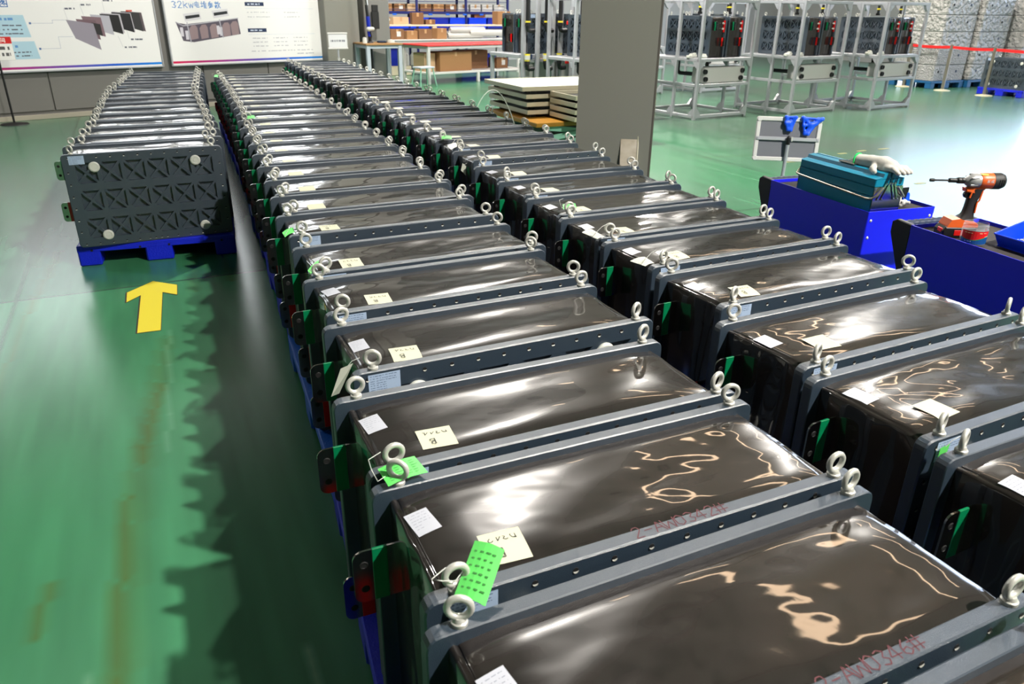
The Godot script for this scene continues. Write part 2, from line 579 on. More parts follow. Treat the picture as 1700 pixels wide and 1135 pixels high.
# ---------------------------------------------------------------- materials
func materials() -> void:
	M.lamp_glow = mat(Color(1, 1, 1), 0.5)
	M.lamp_glow.emission_enabled = true
	M.lamp_glow.emission = Color(1.0, 0.98, 0.95)
	M.lamp_glow.emission_energy_multiplier = 12.0
	M.warm_glow = mat(Color(1, 1, 1), 0.5)
	M.warm_glow.emission_enabled = true
	M.warm_glow.emission = Color(1.0, 0.86, 0.72)
	M.warm_glow.emission_energy_multiplier = 3.6
	M.pane_glow = mat(Color(0.9, 0.9, 0.9), 0.4)
	M.pane_glow.emission_enabled = true
	M.pane_glow.emission = Color(0.94, 0.97, 1.0)
	M.pane_glow.emission_energy_multiplier = 2.3
	M.grey_metal = mat(Color(0.45, 0.46, 0.47), 0.4, 0.6)
	M.white_paint = mat(Color(0.77, 0.77, 0.76), 0.45)
	M.plate = bumpy(mat(Color(0.155, 0.208, 0.258), 0.38, 0.0, 1.0), 0.12, 2.0, 9.0)
	M.film = mat(Color(0.148, 0.132, 0.124), 0.24, 0.0, 0.36)
	M.film.clearcoat_enabled = true
	M.film.clearcoat = 1.0
	M.film.clearcoat_roughness = 0.03
	M.film.albedo_texture = noise_tex(0.018, [[0.0, Color(0.8, 0.8, 0.8)], [0.55, Color(1, 1, 1)], [0.72, Color(1.05, 1.05, 1.05)], [0.78, Color(1, 1, 1)]], 5, 0.0, 512, 6)
	tri_map(M.film, 1.7)
	M.film_side = M.film
	M.zinc = mat(Color(0.74, 0.74, 0.71), 0.34, 0.25, 0.6)
	M.steel = mat(Color(0.72, 0.70, 0.68), 0.16, 1.0)
	M.bolt = mat(Color(0.8, 0.79, 0.76), 0.25, 0.9)
	M.hole = mat(Color(0.02, 0.02, 0.025), 0.7)
	M.green_tape = mat(Color(0.0, 0.44, 0.27), 0.35)
	M.red_tape = mat(Color(0.80, 0.05, 0.04), 0.35)
	M.white_plastic = mat(Color(0.76, 0.77, 0.74), 0.35)
	M.blue_pallet = bumpy(mat(Color(0.045, 0.12, 0.78), 0.42), 0.05, 1.5, 3.0, 8)
	M.light_pallet = bumpy(mat(Color(0.05, 0.36, 0.80), 0.42), 0.05, 1.5, 3.0, 8)
	M.teal_pallet = bumpy(mat(Color(0.05, 0.33, 0.52), 0.5), 0.05, 1.5, 3.0, 8)
	M.green_tag = mat(Color(0.36, 0.80, 0.37), 0.55)
	M.white_tag = mat(Color(0.77, 0.78, 0.73), 0.55)
	M.wire = mat(Color(0.75, 0.76, 0.74), 0.3)
	M.black = mat(Color(0.03, 0.03, 0.035), 0.5)
	M.black_pipe = mat(Color(0.10, 0.10, 0.11), 0.4)
	M.dark = mat(Color(0.075, 0.08, 0.085), 0.55)
	M.alu = mat(Color(0.70, 0.71, 0.73), 0.38, 0.45)
	M.white_panel = mat(Color(0.72, 0.72, 0.71), 0.4)
	M.cart = bumpy(mat(Color(0.07, 0.10, 0.86), 0.42), 0.2, 1.2, 9.0, 4)
	M.mat_grey = bumpy(mat(Color(0.20, 0.185, 0.18), 0.9), 0.3, 3.0, 8.0, 6)
	M.navy = mat(Color(0.04, 0.13, 0.24), 0.55)
	M.teal = bumpy(mat(Color(0.045, 0.48, 0.60), 0.3), 0.08, 0.8, 4.0, 6)
	M.chrome = mat(Color(0.82, 0.82, 0.80), 0.14, 1.0)
	M.handle_steel = mat(Color(0.62, 0.59, 0.54), 0.3, 0.8)
	M.cotton = bumpy(mat(Color(0.76, 0.75, 0.72), 0.95), 0.25, 4.0, 14.0, 9)
	M.nitrile = mat(Color(0.03, 0.32, 0.90), 0.45)
	M.green_hem = mat(Color(0.1, 0.72, 0.36), 0.9)
	M.orange = mat(Color(0.84, 0.36, 0.12), 0.42)
	M.red = mat(Color(0.83, 0.10, 0.08), 0.4)
	M.cast_grey = mat(Color(0.60, 0.60, 0.60), 0.45, 0.4)
	M.rubber = mat(Color(0.09, 0.085, 0.085), 0.6)
	M.bin_blue = mat(Color(0.03, 0.24, 0.86), 0.35)
	M.bin_dark = mat(Color(0.02, 0.13, 0.62), 0.4)
	M.shelf_blue = mat(Color(0.05, 0.10, 0.36), 0.45)
	M.card = bumpy(mat(Color(0.60, 0.44, 0.28), 0.85), 0.03, 2.0, 2.0, 11)
	M.card_dark = bumpy(mat(Color(0.47, 0.33, 0.21), 0.85), 0.03, 2.0, 2.0, 11)
	M.card_pale = bumpy(mat(Color(0.76, 0.64, 0.50), 0.85), 0.03, 2.0, 2.0, 11)
	M.tape_clear = mat(Color(0.70, 0.56, 0.40), 0.3)
	M.red_top = mat(Color(0.80, 0.22, 0.20), 0.4)
	M.bench_white = mat(Color(0.78, 0.78, 0.77), 0.45)
	M.bench_grey = mat(Color(0.66, 0.70, 0.74), 0.45)
	M.wood = mat(Color(0.62, 0.47, 0.30), 0.5)
	M.cream = mat(Color(0.80, 0.76, 0.66), 0.6)
	M.bubble = bumpy(mat(Color(0.72, 0.72, 0.70), 0.22), 0.03, 9.0, 3.0, 13)
	M.tray = mat(Color(0.69, 0.67, 0.58), 0.45)
	M.tray_in = mat(Color(0.13, 0.14, 0.14), 0.4)
	M.tray_sheet = mat(Color(0.80, 0.91, 0.88), 0.4)
	M.mint = mat(Color(0.50, 0.70, 0.62), 0.5)
	M.mustard = mat(Color(0.58, 0.40, 0.06), 0.5)
	M.marble = mat(Color(0.80, 0.77, 0.72), 0.45)
	M.marble.albedo_texture = noise_tex(0.02, [[0.0, Color(0.72, 0.68, 0.62)], [0.45, Color(0.9, 0.88, 0.85)], [1.0, Color(1, 1, 1)]], 21, 0.0, 256, 6)
	tri_map(M.marble, 2.0)
	M.foil = bumpy(mat(Color(0.63, 0.63, 0.62), 0.28), 0.02, 22.0, 0.9, 15)
	M.crinkle = bumpy(mat(Color(0.64, 0.64, 0.64), 0.12), 0.03, 26.0, 1.6, 16)
	M.belt_red = mat(Color(0.86, 0.06, 0.07), 0.6)
	M.column = bumpy(mat(Color(0.47, 0.47, 0.44), 0.5), 0.2, 1.0, 6.0, 17)
	M.column_dark = mat(Color(0.27, 0.255, 0.235), 0.55)
	M.wall = bumpy(mat(Color(0.46, 0.455, 0.44), 0.5), 0.2, 0.8, 4.0, 17)
	M.wall_panel = bumpy(mat(Color(0.43, 0.425, 0.41), 0.42), 0.2, 0.8, 4.0, 17)
	M.far_wall = mat(Color(0.62, 0.63, 0.63), 0.6)
	M.skirt = mat(Color(0.62, 0.60, 0.54), 0.5)
	M.roof = mat(Color(0.55, 0.55, 0.54), 0.7)
	M.roof_beam = mat(Color(0.35, 0.36, 0.37), 0.6)
	M.yellow = bumpy(mat(Color(0.86, 0.80, 0.22), 0.45), 0.04, 0.8, 6.0, 18)
	M.arrow_edge = mat(Color(0.16, 0.13, 0.08), 0.6)
	M.clear = mat(Color(0.9, 0.93, 0.95, 0.16), 0.05)
	M.clear.transparency = BaseMaterial3D.TRANSPARENCY_ALPHA
	# green epoxy floor: base colour with wear, tyre streaks, scratches and slab joints
	var w := 950
	var h := 850
	var im := img(w, h, Color(0, 0, 0))
	var n1 := FastNoiseLite.new(); n1.seed = 31; n1.frequency = 0.9; n1.fractal_octaves = 4
	var n2 := FastNoiseLite.new(); n2.seed = 32; n2.frequency = 0.22; n2.fractal_octaves = 3
	var n3 := FastNoiseLite.new(); n3.seed = 33; n3.frequency = 5.0; n3.fractal_octaves = 3
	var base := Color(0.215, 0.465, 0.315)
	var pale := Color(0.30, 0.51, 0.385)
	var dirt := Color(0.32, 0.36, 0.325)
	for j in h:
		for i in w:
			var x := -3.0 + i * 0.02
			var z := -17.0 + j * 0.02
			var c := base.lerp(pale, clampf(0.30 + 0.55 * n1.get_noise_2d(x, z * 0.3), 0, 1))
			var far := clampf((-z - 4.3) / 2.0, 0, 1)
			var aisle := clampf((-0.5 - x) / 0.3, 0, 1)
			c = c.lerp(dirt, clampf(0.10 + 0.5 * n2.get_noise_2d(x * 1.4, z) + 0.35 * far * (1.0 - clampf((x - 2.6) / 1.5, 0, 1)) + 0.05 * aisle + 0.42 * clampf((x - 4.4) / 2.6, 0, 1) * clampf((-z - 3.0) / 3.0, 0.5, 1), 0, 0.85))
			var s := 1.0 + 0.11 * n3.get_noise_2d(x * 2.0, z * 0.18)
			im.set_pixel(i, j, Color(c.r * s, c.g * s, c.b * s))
	# tyre streaks and drag marks (x, z, x, z, width in metres, strength)
	for k in [[-0.06, -3.6, -0.19, -2.6, 0.07, 0.5], [-0.19, -2.6, -0.27, -1.4, 0.09, 0.5], [-0.11, -3.1, -0.2, -2.5, 0.025, 0.8], [-0.24, -2.3, -0.28, -1.5, 0.03, 0.7], [-0.6, -5.3, -0.68, -4.2, 0.03, 0.9], [-0.68, -4.2, -0.72, -3.0, 0.02, 0.5], [-0.43, -1.95, -0.46, -1.75, 0.02, 0.8], [-0.9, -9.0, -0.7, -5.0, 0.05, 0.5], [0.2, -5.5, 0.1, -4.2, 0.06, 0.5], [0.33, -5.5, 0.30, -4.3, 0.08, 0.6], [-1.4, -8.0, -1.2, -5.6, 0.08, 0.4], [4.2, -6.5, 7.5, -6.0, 0.05, 0.3], [6.5, -7.2, 11.0, -6.6, 0.06, 0.35], [5.0, -3.2, 8.5, -4.6, 0.05, 0.3]]:
		var a := Vector2((k[0] + 3.0) / 0.02, (k[1] + 17.0) / 0.02)
		var b := Vector2((k[2] + 3.0) / 0.02, (k[3] + 17.0) / 0.02)
		var half: float = k[4] / 0.04
		var nrm := (b - a).orthogonal().normalized()
		var steps := int(a.distance_to(b) * 1.0)
		for s in steps + 1:
			for o in range(-int(half) - 1, int(half) + 2):
				var p := a.lerp(b, float(s) / steps) + nrm * o
				if p.x < 0 or p.y < 0 or p.x >= w or p.y >= h: continue
				var f: float = k[5] * clampf(1.0 - absf(o) / (half + 1.0), 0, 1) * (0.75 + 0.35 * n1.get_noise_2d(o * 0.35 + k[0] * 9.0, s * 0.004)) * 0.46
				var c := im.get_pixel(int(p.x), int(p.y))
				im.set_pixel(int(p.x), int(p.y), c.lerp(Color(0.33, 0.28, 0.06), f))
	rng.seed = 40
	for k in 90:
		var a := Vector2(rng.randf() * w, rng.randf() * h)
		var b := a + Vector2(rng.randf_range(-6, 6), rng.randf_range(10, 60))
		for s in 60:
			var p := a.lerp(b, s / 60.0)
			if p.x < 0 or p.y < 0 or p.x >= w or p.y >= h: continue
			im.set_pixelv(Vector2i(p), im.get_pixelv(Vector2i(p)).lerp(Color(0.45, 0.62, 0.5), 0.3))
	for z: float in [-4.42, -8.9, -13.4]:
		var jy := int((z + 17.0) / 0.02)
		for i in w:
			im.set_pixel(i, jy, im.get_pixel(i, jy).lerp(Color(0.1, 0.14, 0.1), 0.45))
	for x: float in [-0.74, 5.3, 11.3]:
		var jx := int((x + 3.0) / 0.02)
		for j in h:
			im.set_pixel(jx, j, im.get_pixel(jx, j).lerp(Color(0.1, 0.14, 0.1), 0.35))
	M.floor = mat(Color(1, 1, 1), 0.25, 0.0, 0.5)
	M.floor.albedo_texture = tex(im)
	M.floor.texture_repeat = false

# a quad sheet with a picture
func sheet(st: SurfaceTool, w: float, h: float, xf: Transform3D) -> void:
	quad(st, xf * Vector3(-w / 2, h / 2, 0), xf * Vector3(w / 2, h / 2, 0), xf * Vector3(w / 2, -h / 2, 0), xf * Vector3(-w / 2, -h / 2, 0))

func pic(im: Image, rough := 0.5) -> StandardMaterial3D:
	var m := mat(Color(1, 1, 1), rough)
	m.albedo_texture = tex(im)
	m.texture_repeat = false
	return m

# ---------------------------------------------------------------- the hall
var wall_xf := Transform3D(Basis(Vector3.UP, deg_to_rad(17.0)), Vector3(-1.2, 0, -11.88))

func room() -> void:
	var st := ST()
	var a := Vector3(-9, 0, -21); var b := Vector3(27, 0, 9)
	quad(st, Vector3(a.x, 0, a.z), Vector3(b.x, 0, a.z), Vector3(b.x, 0, b.z), Vector3(a.x, 0, b.z), Vector2((a.x + 3.0) / 19.0, (a.z + 17.0) / 17.0), Vector2((b.x + 3.0) / 19.0, (b.z + 17.0) / 17.0))
	var fl := struct("floor", st, M.floor)
	st = ST()
	box(st, Vector3(9, -0.151, -6), Vector3(36, 0.3, 30))
	obj("floor_slab", st, M.roof, fl)
	st = ST()
	box(st, Vector3(5.5, 7.1, -6), Vector3(29.4, 0.2, 30.4))
	var c := struct("ceiling", st, M.roof)
	for k in 9:
		st = ST()
		box(st, Vector3(5.5, 6.85, 7.0 - k * 3.3), Vector3(29, 0.3, 0.16))
		obj("roof_beam", st, M.roof_beam, c)
	st = ST()
	box(st, Vector3(-9.1, 3.5, -6), Vector3(0.2, 7, 30.4))
	struct("wall_left", st, M.wall)
	st = ST()
	box(st, Vector3(5.5, 3.5, 9.1), Vector3(29, 7, 0.2))
	struct("wall_front", st, M.wall)
	st = ST()
	box(st, Vector3(5.5, 3.5, -21.1), Vector3(29, 7, 0.2))
	struct("wall_far", st, M.far_wall)
	# the right wall has a wide loading door standing open
	st = ST()
	box(st, Vector3(20.1, 3.5, -18.7), Vector3(0.2, 7, 5.0))
	box(st, Vector3(20.1, 3.5, 1.6), Vector3(0.2, 7, 15.2))
	box(st, Vector3(20.1, 6.1, -11.1), Vector3(0.2, 1.8, 10.2))
	struct("wall_right", st, M.far_wall)
	st = ST()
	for z: float in [-16.15, -6.05]:
		box(st, Vector3(20.1, 2.57, z), Vector3(0.3, 5.14, 0.12), 0.01)
	box(st, Vector3(20.1, 5.2, -11.1), Vector3(0.3, 0.12, 10.22), 0.01)
	struct("door_1", st, M.column)
	# the panelled partition behind the rows carries the posters
	st = ST()
	box(st, Vector3(-0.4, 3.45, -0.13), Vector3(9.3, 6.9, 0.2), 0.0, wall_xf)
	var wb := struct("wall_back", st, M.wall)
	var x0 := -4.9
	for k in 9:
		st = ST()
		box(st, Vector3(x0 + k * 1.02 + 0.51, 3.5, -0.02), Vector3(1.006, 6.8, 0.03), 0.004, wall_xf)
		obj("wall_panel", st, M.wall_panel, wb)
	st = ST()
	box(st, Vector3(-0.4, 0.03, 0.01), Vector3(9.3, 0.06, 0.04), 0.004, wall_xf)
	struct("baseboard_back", st, M.skirt)
	# a band of frosted windows above the posters
	for i in 5:
		var wx := -1.5 + i * 1.22
		st = ST()
		for s: float in [-1.0, 1.0]:
			box(st, Vector3(wx + s * 0.57, 2.68, 0.02), Vector3(0.05, 1.5, 0.07), 0.006, wall_xf)
			box(st, Vector3(wx, 2.68 + s * 0.725, 0.02), Vector3(1.19, 0.05, 0.07), 0.006, wall_xf)
		var win := struct("window_%d" % (i + 1), st, M.alu)
		st = ST()
		box(st, Vector3(wx, 2.68, 0.004), Vector3(1.09, 1.40, 0.012), 0.0, wall_xf)
		obj("frosted_pane", st, M.pane_glow, win)
		var l := AreaLight3D.new()
		l.name = "daylight"
		l.area_size = Vector2(1.09, 1.40)
		l.area_normalize_energy = true
		l.light_energy = 0.9
		l.light_color = Color(0.95, 0.98, 1.0)
		l.shadow_enabled = true
		l.area_range = 40.0
		l.transform = wall_xf * at(wx, 2.68, 0.02, 0, 180, 0)
		win.add_child(l, true)
	# two grey box columns end the partition
	var k := 0
	for q in [[4.50, 0.62, 0.36], [5.18, 0.50, 0.30]]:
		st = ST()
		prism(st, rrect(q[1], q[2], 0.02, 3), 0.0, 6.9, wall_xf * at(q[0], 0, 0.05, -90, 0, 0))
		var cl := obj("column", st, M.column if k == 0 else M.wall)
		tag(cl, ["broad grey box column beside the right poster", "pale grey box column beside the blue shelving"][k], "column", "")
		k += 1
	# the big column in the middle
	st = ST()
	prism(st, P2([-0.155, 0.16, 0.155, 0.16, 0.24, 0.05, 0.24, -0.2, -0.24, -0.2, -0.24, 0.06]), 0.0, 6.9, at(2.86, 0, -4.38, -90, -35, 0))
	var big := thing("column", "thick olive grey steel column standing beside the right row", "column")
	obj("shaft", st, M.column, big)
	st = ST()
	box(st, Vector3(0.232, 3.45, 0.075), Vector3(0.05, 6.9, 0.09), 0.006, at(2.86, 0, -4.38, 0, -35, 0))
	obj("cable_duct", st, M.column_dark, big)
	# floor arrow of yellow tape
	var arrow := PackedVector2Array()
	for v in [[-0.094, -4.455], [0.024, -4.338], [0.015, -4.176], [-0.054, -4.247], [-0.086, -3.692], [-0.188, -3.698], [-0.16, -4.243], [-0.231, -4.158], [-0.227, -4.313]]:
		arrow.append(Vector2(v[0], -v[1]))
	st = ST()
	prism(st, arrow, 0.0, 0.0015, at(0, 0.0005, 0, -90, 0, 0))
	var t := thing("floor_arrow", "yellow tape arrow with a dark outline on the green floor", "arrow")
	obj("arrow_tape", st, M.yellow, t)
	st = ST()
	var big_arrow: PackedVector2Array = Geometry2D.offset_polygon(arrow, 0.005, Geometry2D.JOIN_MITER)[0]
	prism(st, big_arrow, 0.0, 0.0006, at(-0.002, 0.0003, 0, -90, 0, 0))
	obj("outline", st, M.arrow_edge, t)
	# worn yellow dashes on the open floor at the right
	k = 0
	rng.seed = 51
	for v in [[5.95, -5.80], [6.25, -5.86], [6.55, -5.92], [6.86, -5.95], [7.2, -5.99], [7.55, -5.99], [6.31, -4.55], [-1.28, -7.6]]:
		st = ST()
		prism(st, rrect(rng.randf_range(0.10, 0.17), 0.05, 0.02, 2), 0.0, 0.001, at(v[0], 0.0004, v[1], -90, rng.randf_range(-8, 8), 0))
		var d := obj("floor_mark", st, M.worn_yellow if M.has("worn_yellow") else worn())
		tag(d, "worn yellow tape mark on the open floor, " + ["leftmost of the dashed line", "second from the left of the dashed line", "third from the left of the dashed line", "fourth from the left of the dashed line", "fifth from the left of the dashed line", "rightmost of the dashed line", "the lone one behind the power drill", "the lone one in the left aisle"][k], "floor mark", "worn yellow floor marks")
		k += 1
	posters()

func worn() -> StandardMaterial3D:
	M.worn_yellow = mat(Color(0.47, 0.47, 0.27), 0.5)
	return M.worn_yellow

func grad_bar(im: Image, x: int, y: int, w: int, h: int) -> void:
	var stops := [Color(0.78, 0.06, 0.28), Color(0.66, 0.16, 0.48), Color(0.40, 0.27, 0.66), Color(0.12, 0.36, 0.78), Color(0.05, 0.50, 0.85)]
	for i in w:
		var f := float(i) / w * 4.0
		var j := mini(int(f), 3)
		im.fill_rect(Rect2i(x + i, y, 1, h), stops[j].lerp(stops[j + 1], f - j))

func posters() -> void:
	var white := Color(0.88, 0.885, 0.88)
	var ink := Color(0.35, 0.37, 0.42)
	rng.seed = 61
	# 500 pixels a metre; the picture's left edge is at wall x 1.80 and its top at height 1.80
	var im := img(1200, 600, white)
	write(im, "32kw电堆参数", 46, 180, 42, 4, Color(0.30, 0.50, 0.75), 1.2)
	for q in [[120, 262], [330, 240]]:
		poly(im, P2([q[0], q[1], q[0] + 120, q[1] - 14, q[0] + 128, q[1] + 34, q[0] + 10, q[1] + 50]), Color(0.80, 0.80, 0.82))
		poly(im, P2([q[0] + 14, q[1] + 14, q[0] + 116, q[1] + 2, q[0] + 118, q[1] + 20, q[0] + 16, q[1] + 34]), Color(0.16, 0.17, 0.19))
	poly(im, P2([62, 318, 130, 330, 520, 290, 530, 400, 170, 450, 96, 440]), Color(0.33, 0.31, 0.36))
	for q in [[150, 330], [225, 326], [300, 322], [395, 312], [460, 304]]:
		poly(im, P2([q[0], q[1] + 30, q[0] + 20, q[1] + 8, q[0] + 48, q[1] + 6, q[0] + 60, q[1] + 26, q[0] + 58, q[1] + 96, q[0] + 4, q[1] + 104]), Color(0.56, 0.49, 0.50))
	for q in [[84, 350], [118, 372], [352, 340], [372, 350]]:
		im.fill_rect(Rect2i(q[0], q[1], 22, 60), Color(0.78, 0.77, 0.80))
	for q in [[140, 318, 150, 448], [380, 300, 392, 420]]:
		line(im, Vector2(q[0], q[1]), Vector2(q[2], q[3]), 7, Color(0.68, 0.68, 0.72))
	line(im, Vector2(62, 316), Vector2(110, 340), 6, Color(0.6, 0.6, 0.64))
	line(im, Vector2(110, 340), Vector2(522, 290), 6, Color(0.7, 0.7, 0.73))
	for q in [[590, 180], [590, 362]]:
		im.fill_rect(Rect2i(q[0], q[1], 150, 26), Color(0.13, 0.19, 0.32))
		scrawl(im, q[0] + 20, q[1] + 9, 100, 8, Color(0.8, 0.84, 0.9), 14)
		im.fill_rect(Rect2i(q[0], q[1] + 42, 560, 2), Color(0.70, 0.75, 0.82))
	for y in [246, 278]:
		scrawl(im, 600, y, 180, 6, Color(0.72, 0.73, 0.75), 14)
		scrawl(im, 900, y, 130, 6, Color(0.70, 0.71, 0.74), 14)
		im.fill_rect(Rect2i(590, y + 18, 560, 1), Color(0.84, 0.85, 0.87))
	for y in [428, 456, 484]:
		for x in [620, 790, 960]:
			scrawl(im, x, y, 120, 6, Color(0.68, 0.69, 0.72), 16)
		im.fill_rect(Rect2i(600, y + 16, 540, 1), Color(0.85, 0.86, 0.88))
	scrawl(im, 600, 520, 520, 6, Color(0.68, 0.69, 0.72), 20)
	scrawl(im, 980, 546, 150, 6, Color(0.6, 0.62, 0.68), 16)
	grad_bar(im, 0, 576, 1200, 14)
	var right := pic(im, 0.35)
	im = img(1200, 600, white)
	# left poster: wall x from -0.74 to 1.66
	write(im, "构图", 236, 176, 46, 5, Color(0.20, 0.40, 0.66), 1.1)
	poly(im, P2([60, 270, 400, 270, 420, 400, 60, 400]), Color(0.66, 0.79, 0.85))
	poly(im, P2([60, 424, 430, 424, 445, 530, 60, 530]), Color(0.66, 0.79, 0.85))
	for q in [[290, 286], [290, 446]]:
		scrawl(im, 200, q[1], 140, 14, Color(0.36, 0.55, 0.76), 22)
	for y in [326, 350, 374]:
		scrawl(im, 90, y, 290, 7, ink, 18)
	for y in [484, 506]:
		scrawl(im, 90, y, 310, 7, ink, 18)
	for q in [[430, 318, 560, 318, 560, 300, 640, 300], [455, 470, 575, 470, 575, 400, 660, 400]]:
		for i in range(0, 6, 2):
			line(im, Vector2(q[i], q[i + 1]), Vector2(q[i + 2], q[i + 3]), 2, Color(0.62, 0.66, 0.74))
		im.fill_rect(Rect2i(q[0] - 6, q[1] - 6, 12, 12), Color(0.28, 0.40, 0.60))
	# the exploded stack: frames and membranes one behind the other, far ones first
	for q in [[1000, 246, 0.34, 0.30, 0.32], [985, 246, 0.20, 0.20, 0.21], [930, 248, 0.70, 0.69, 0.72], [925, 252, 0.14, 0.14, 0.15], [860, 256, 0.70, 0.69, 0.72], [850, 262, 0.13, 0.13, 0.14], [790, 266, 0.66, 0.66, 0.70], [735, 276, 0.47, 0.38, 0.41], [700, 294, 0.42, 0.34, 0.37]]:
		poly(im, P2([q[0], q[1], q[0] + 118, q[1] + 8, q[0] + 128, q[1] + 128, q[0] + 24, q[1] + 96]), Color(q[2], q[3], q[4]))
	poly(im, P2([790, 316, 842, 326, 846, 400, 800, 384]), Color(0.18, 0.17, 0.18))
	poly(im, P2([640, 298, 800, 322, 820, 486, 676, 412]), Color(0.55, 0.53, 0.58))
	im.fill_rect(Rect2i(1020, 238, 40, 10), Color(0.72, 0.25, 0.18))
	for q in [[640, 230, 650, 296], [740, 206, 752, 272], [880, 180, 884, 250]]:
		line(im, Vector2(q[0], q[1]), Vector2(q[2], q[3]), 2, Color(0.72, 0.73, 0.75))
		scrawl(im, q[0] + 6, q[1] - 4, 60, 10, ink, 12)
	for q in [[960, 470, 940, 400], [1010, 420, 1004, 370]]:
		line(im, Vector2(q[0], q[1]), Vector2(q[2], q[3]), 2, Color(0.72, 0.73, 0.75))
		scrawl(im, q[0] + 10, q[1] - 2, 80, 10, ink, 12)
	grad_bar(im, 0, 576, 1200, 14)
	var left := pic(im, 0.35)
	for q in [[0.46, "white wall poster with an exploded view of grey and brown layers", left], [3.0, "white wall poster headed 32kw with a row of machines and tables", right]]:
		var t := thing("poster", q[1], "poster")
		var st := ST()
		box(st, Vector3(q[0], 1.2, 0.03), Vector3(2.40, 1.2, 0.04), 0.003, wall_xf)
		obj("board", st, M.white_panel, t)
		st = ST()
		sheet(st, 2.38, 1.19, wall_xf * at(q[0], 1.2, 0.0515))
		obj("print", st, q[2], t)
		st = ST()
		for s: float in [-1.0, 1.0]:
			box(st, Vector3(q[0] + s * 1.205, 1.2, 0.033), Vector3(0.02, 1.23, 0.05), 0.004, wall_xf)
		for s: float in [-1.0, 1.0]:
			box(st, Vector3(q[0], 1.2 + s * 0.605, 0.033), Vector3(2.42, 0.02, 0.05), 0.004, wall_xf)
		obj("frame", st, M.alu, t)

# ---------------------------------------------------------------- the battery stacks
const VARIANTS := 7
const FW := 0.785     # width of the film-wrapped body
const FT := 0.521     # height of its top
var bolt_x := []

func dent(v: int, x: float, z: float) -> float:
	# how far the shrink film's top lies above or below its mean
	var s := v * 37.3
	var d := 0.0062 * noise.get_noise_3d(x * 1.7 + s, z * 4.2, s)
	var f0: float = [0.7, 1.25, 1.9, 1.0][v % 4]
	d += 0.0013 * f0 * noise.get_noise_3d(x * 4.5 - s, z * 13.0 + x * 3.0, s + 5.0)
	d += 0.00028 * f0 * noise.get_noise_3d(x * 12.0 + s, z * 30.0 - x * 6.0, s + 9.0)
	var e := clampf((absf(z) - 0.085) / 0.04, 0, 1)
	var f := clampf((absf(x) - 0.29) / 0.10, 0, 1)
	return d * (1.0 - e * 0.6) - 0.006 * e * e - 0.009 * f * f

func film_mesh(v: int, nx: int, nz: int) -> Mesh:
	noise.seed = 11
	noise.frequency = 1.0
	noise.fractal_octaves = 1
	var prof := []   # (x, y, normal x, normal y, kind)
	var r := 0.016
	for i in 7:
		prof.append([-FW / 2, lerpf(0.012, FT - r, i / 6.0), -1.0, 0.0])
	for i in range(1, 6):
		var a := PI / 2 * i / 6.0
		prof.append([-FW / 2 + r - r * cos(a), FT - r + r * sin(a), -cos(a), sin(a)])
	for i in nx + 1:
		prof.append([lerpf(-FW / 2 + r, FW / 2 - r, float(i) / nx), FT, 0.0, 1.0])
	for i in range(5, 0, -1):
		var a := PI / 2 * i / 6.0
		prof.append([FW / 2 - r + r * cos(a), FT - r + r * sin(a), cos(a), sin(a)])
	for i in 7:
		prof.append([FW / 2, lerpf(FT - r, 0.012, i / 6.0), 1.0, 0.0])
	var depth := HALF * 2 - T + 0.006
	var g := []
	for j in nz + 1:
		var z := lerpf(-depth / 2, depth / 2, float(j) / nz)
		var row := []
		for p in prof:
			var d: float
			if p[3] > 0.5:
				d = dent(v, p[0], z)
			else:
				d = 0.0022 * noise.get_noise_3d(p[1] * 2.2, z * 14.0, v * 11.0 + p[2] * 3.0)
				d = lerpf(d, dent(v, p[0], z), p[3])
			row.append(Vector3(p[0] + p[2] * d, p[1] + p[3] * d, z))
		g.append(row)
	var st := ST()
	smooth(st)
	for j in nz:
		for i in prof.size() - 1:
			quad(st, g[j][i], g[j][i + 1], g[j + 1][i + 1], g[j + 1][i])
	st.generate_normals()
	return st.commit()

func patch(st: SurfaceTool, v: int, cx: float, cz: float, w: float, d: float, turn: float, lift := 0.0008, curl := 0.0) -> void:
	# a sticker that follows the film; the picture's top lies towards -z
	var b := Basis(Vector3.UP, turn)
	var n := 4
	var g := []
	for j in n + 1:
		var row := []
		for i in n + 1:
			var p := b * Vector3((float(i) / n - 0.5) * w, 0, (float(j) / n - 0.5) * d) + Vector3(cx, 0, cz)
			p.y = FT + dent(v, p.x, p.z) + lift + curl * pow(float(n - j) / n, 2.0)
			row.append(p)
		g.append(row)
	for j in n:
		for i in n:
			quad(st, g[j][i], g[j][i + 1], g[j + 1][i + 1], g[j + 1][i], Vector2(float(i) / n, float(j) / n), Vector2(float(i + 1) / n, float(j + 1) / n))

func ink_strokes(st: SurfaceTool, text: String, o: Vector3, ux: Vector3, uy: Vector3, sz: float, wd: float, gap := 1.05, h = null) -> void:
	# pen strokes laid on a surface: ux runs along the line, uy down the letter
	var nrm := uy.cross(ux).normalized()
	var x := 0.0
	for ch in text:
		if STROKES.has(ch):
			for s: String in STROKES[ch].split(";"):
				var last := Vector3.INF
				for q in s.split(" "):
					var v := q.split(",")
					var p := o + ux * (x + float(v[0]) / 10.0 * sz) + uy * (float(v[1]) / 10.0 * sz)
					if h != null:
						p.y = h.call(p)
					if last != Vector3.INF:
						var d := p - last
						var side := d.cross(nrm).normalized() * wd / 2
						quad(st, last - side, p - side, p + side, last + side)
					last = p
		x += sz * gap * (0.8 if ch.unicode_at(0) < 128 else 1.0)

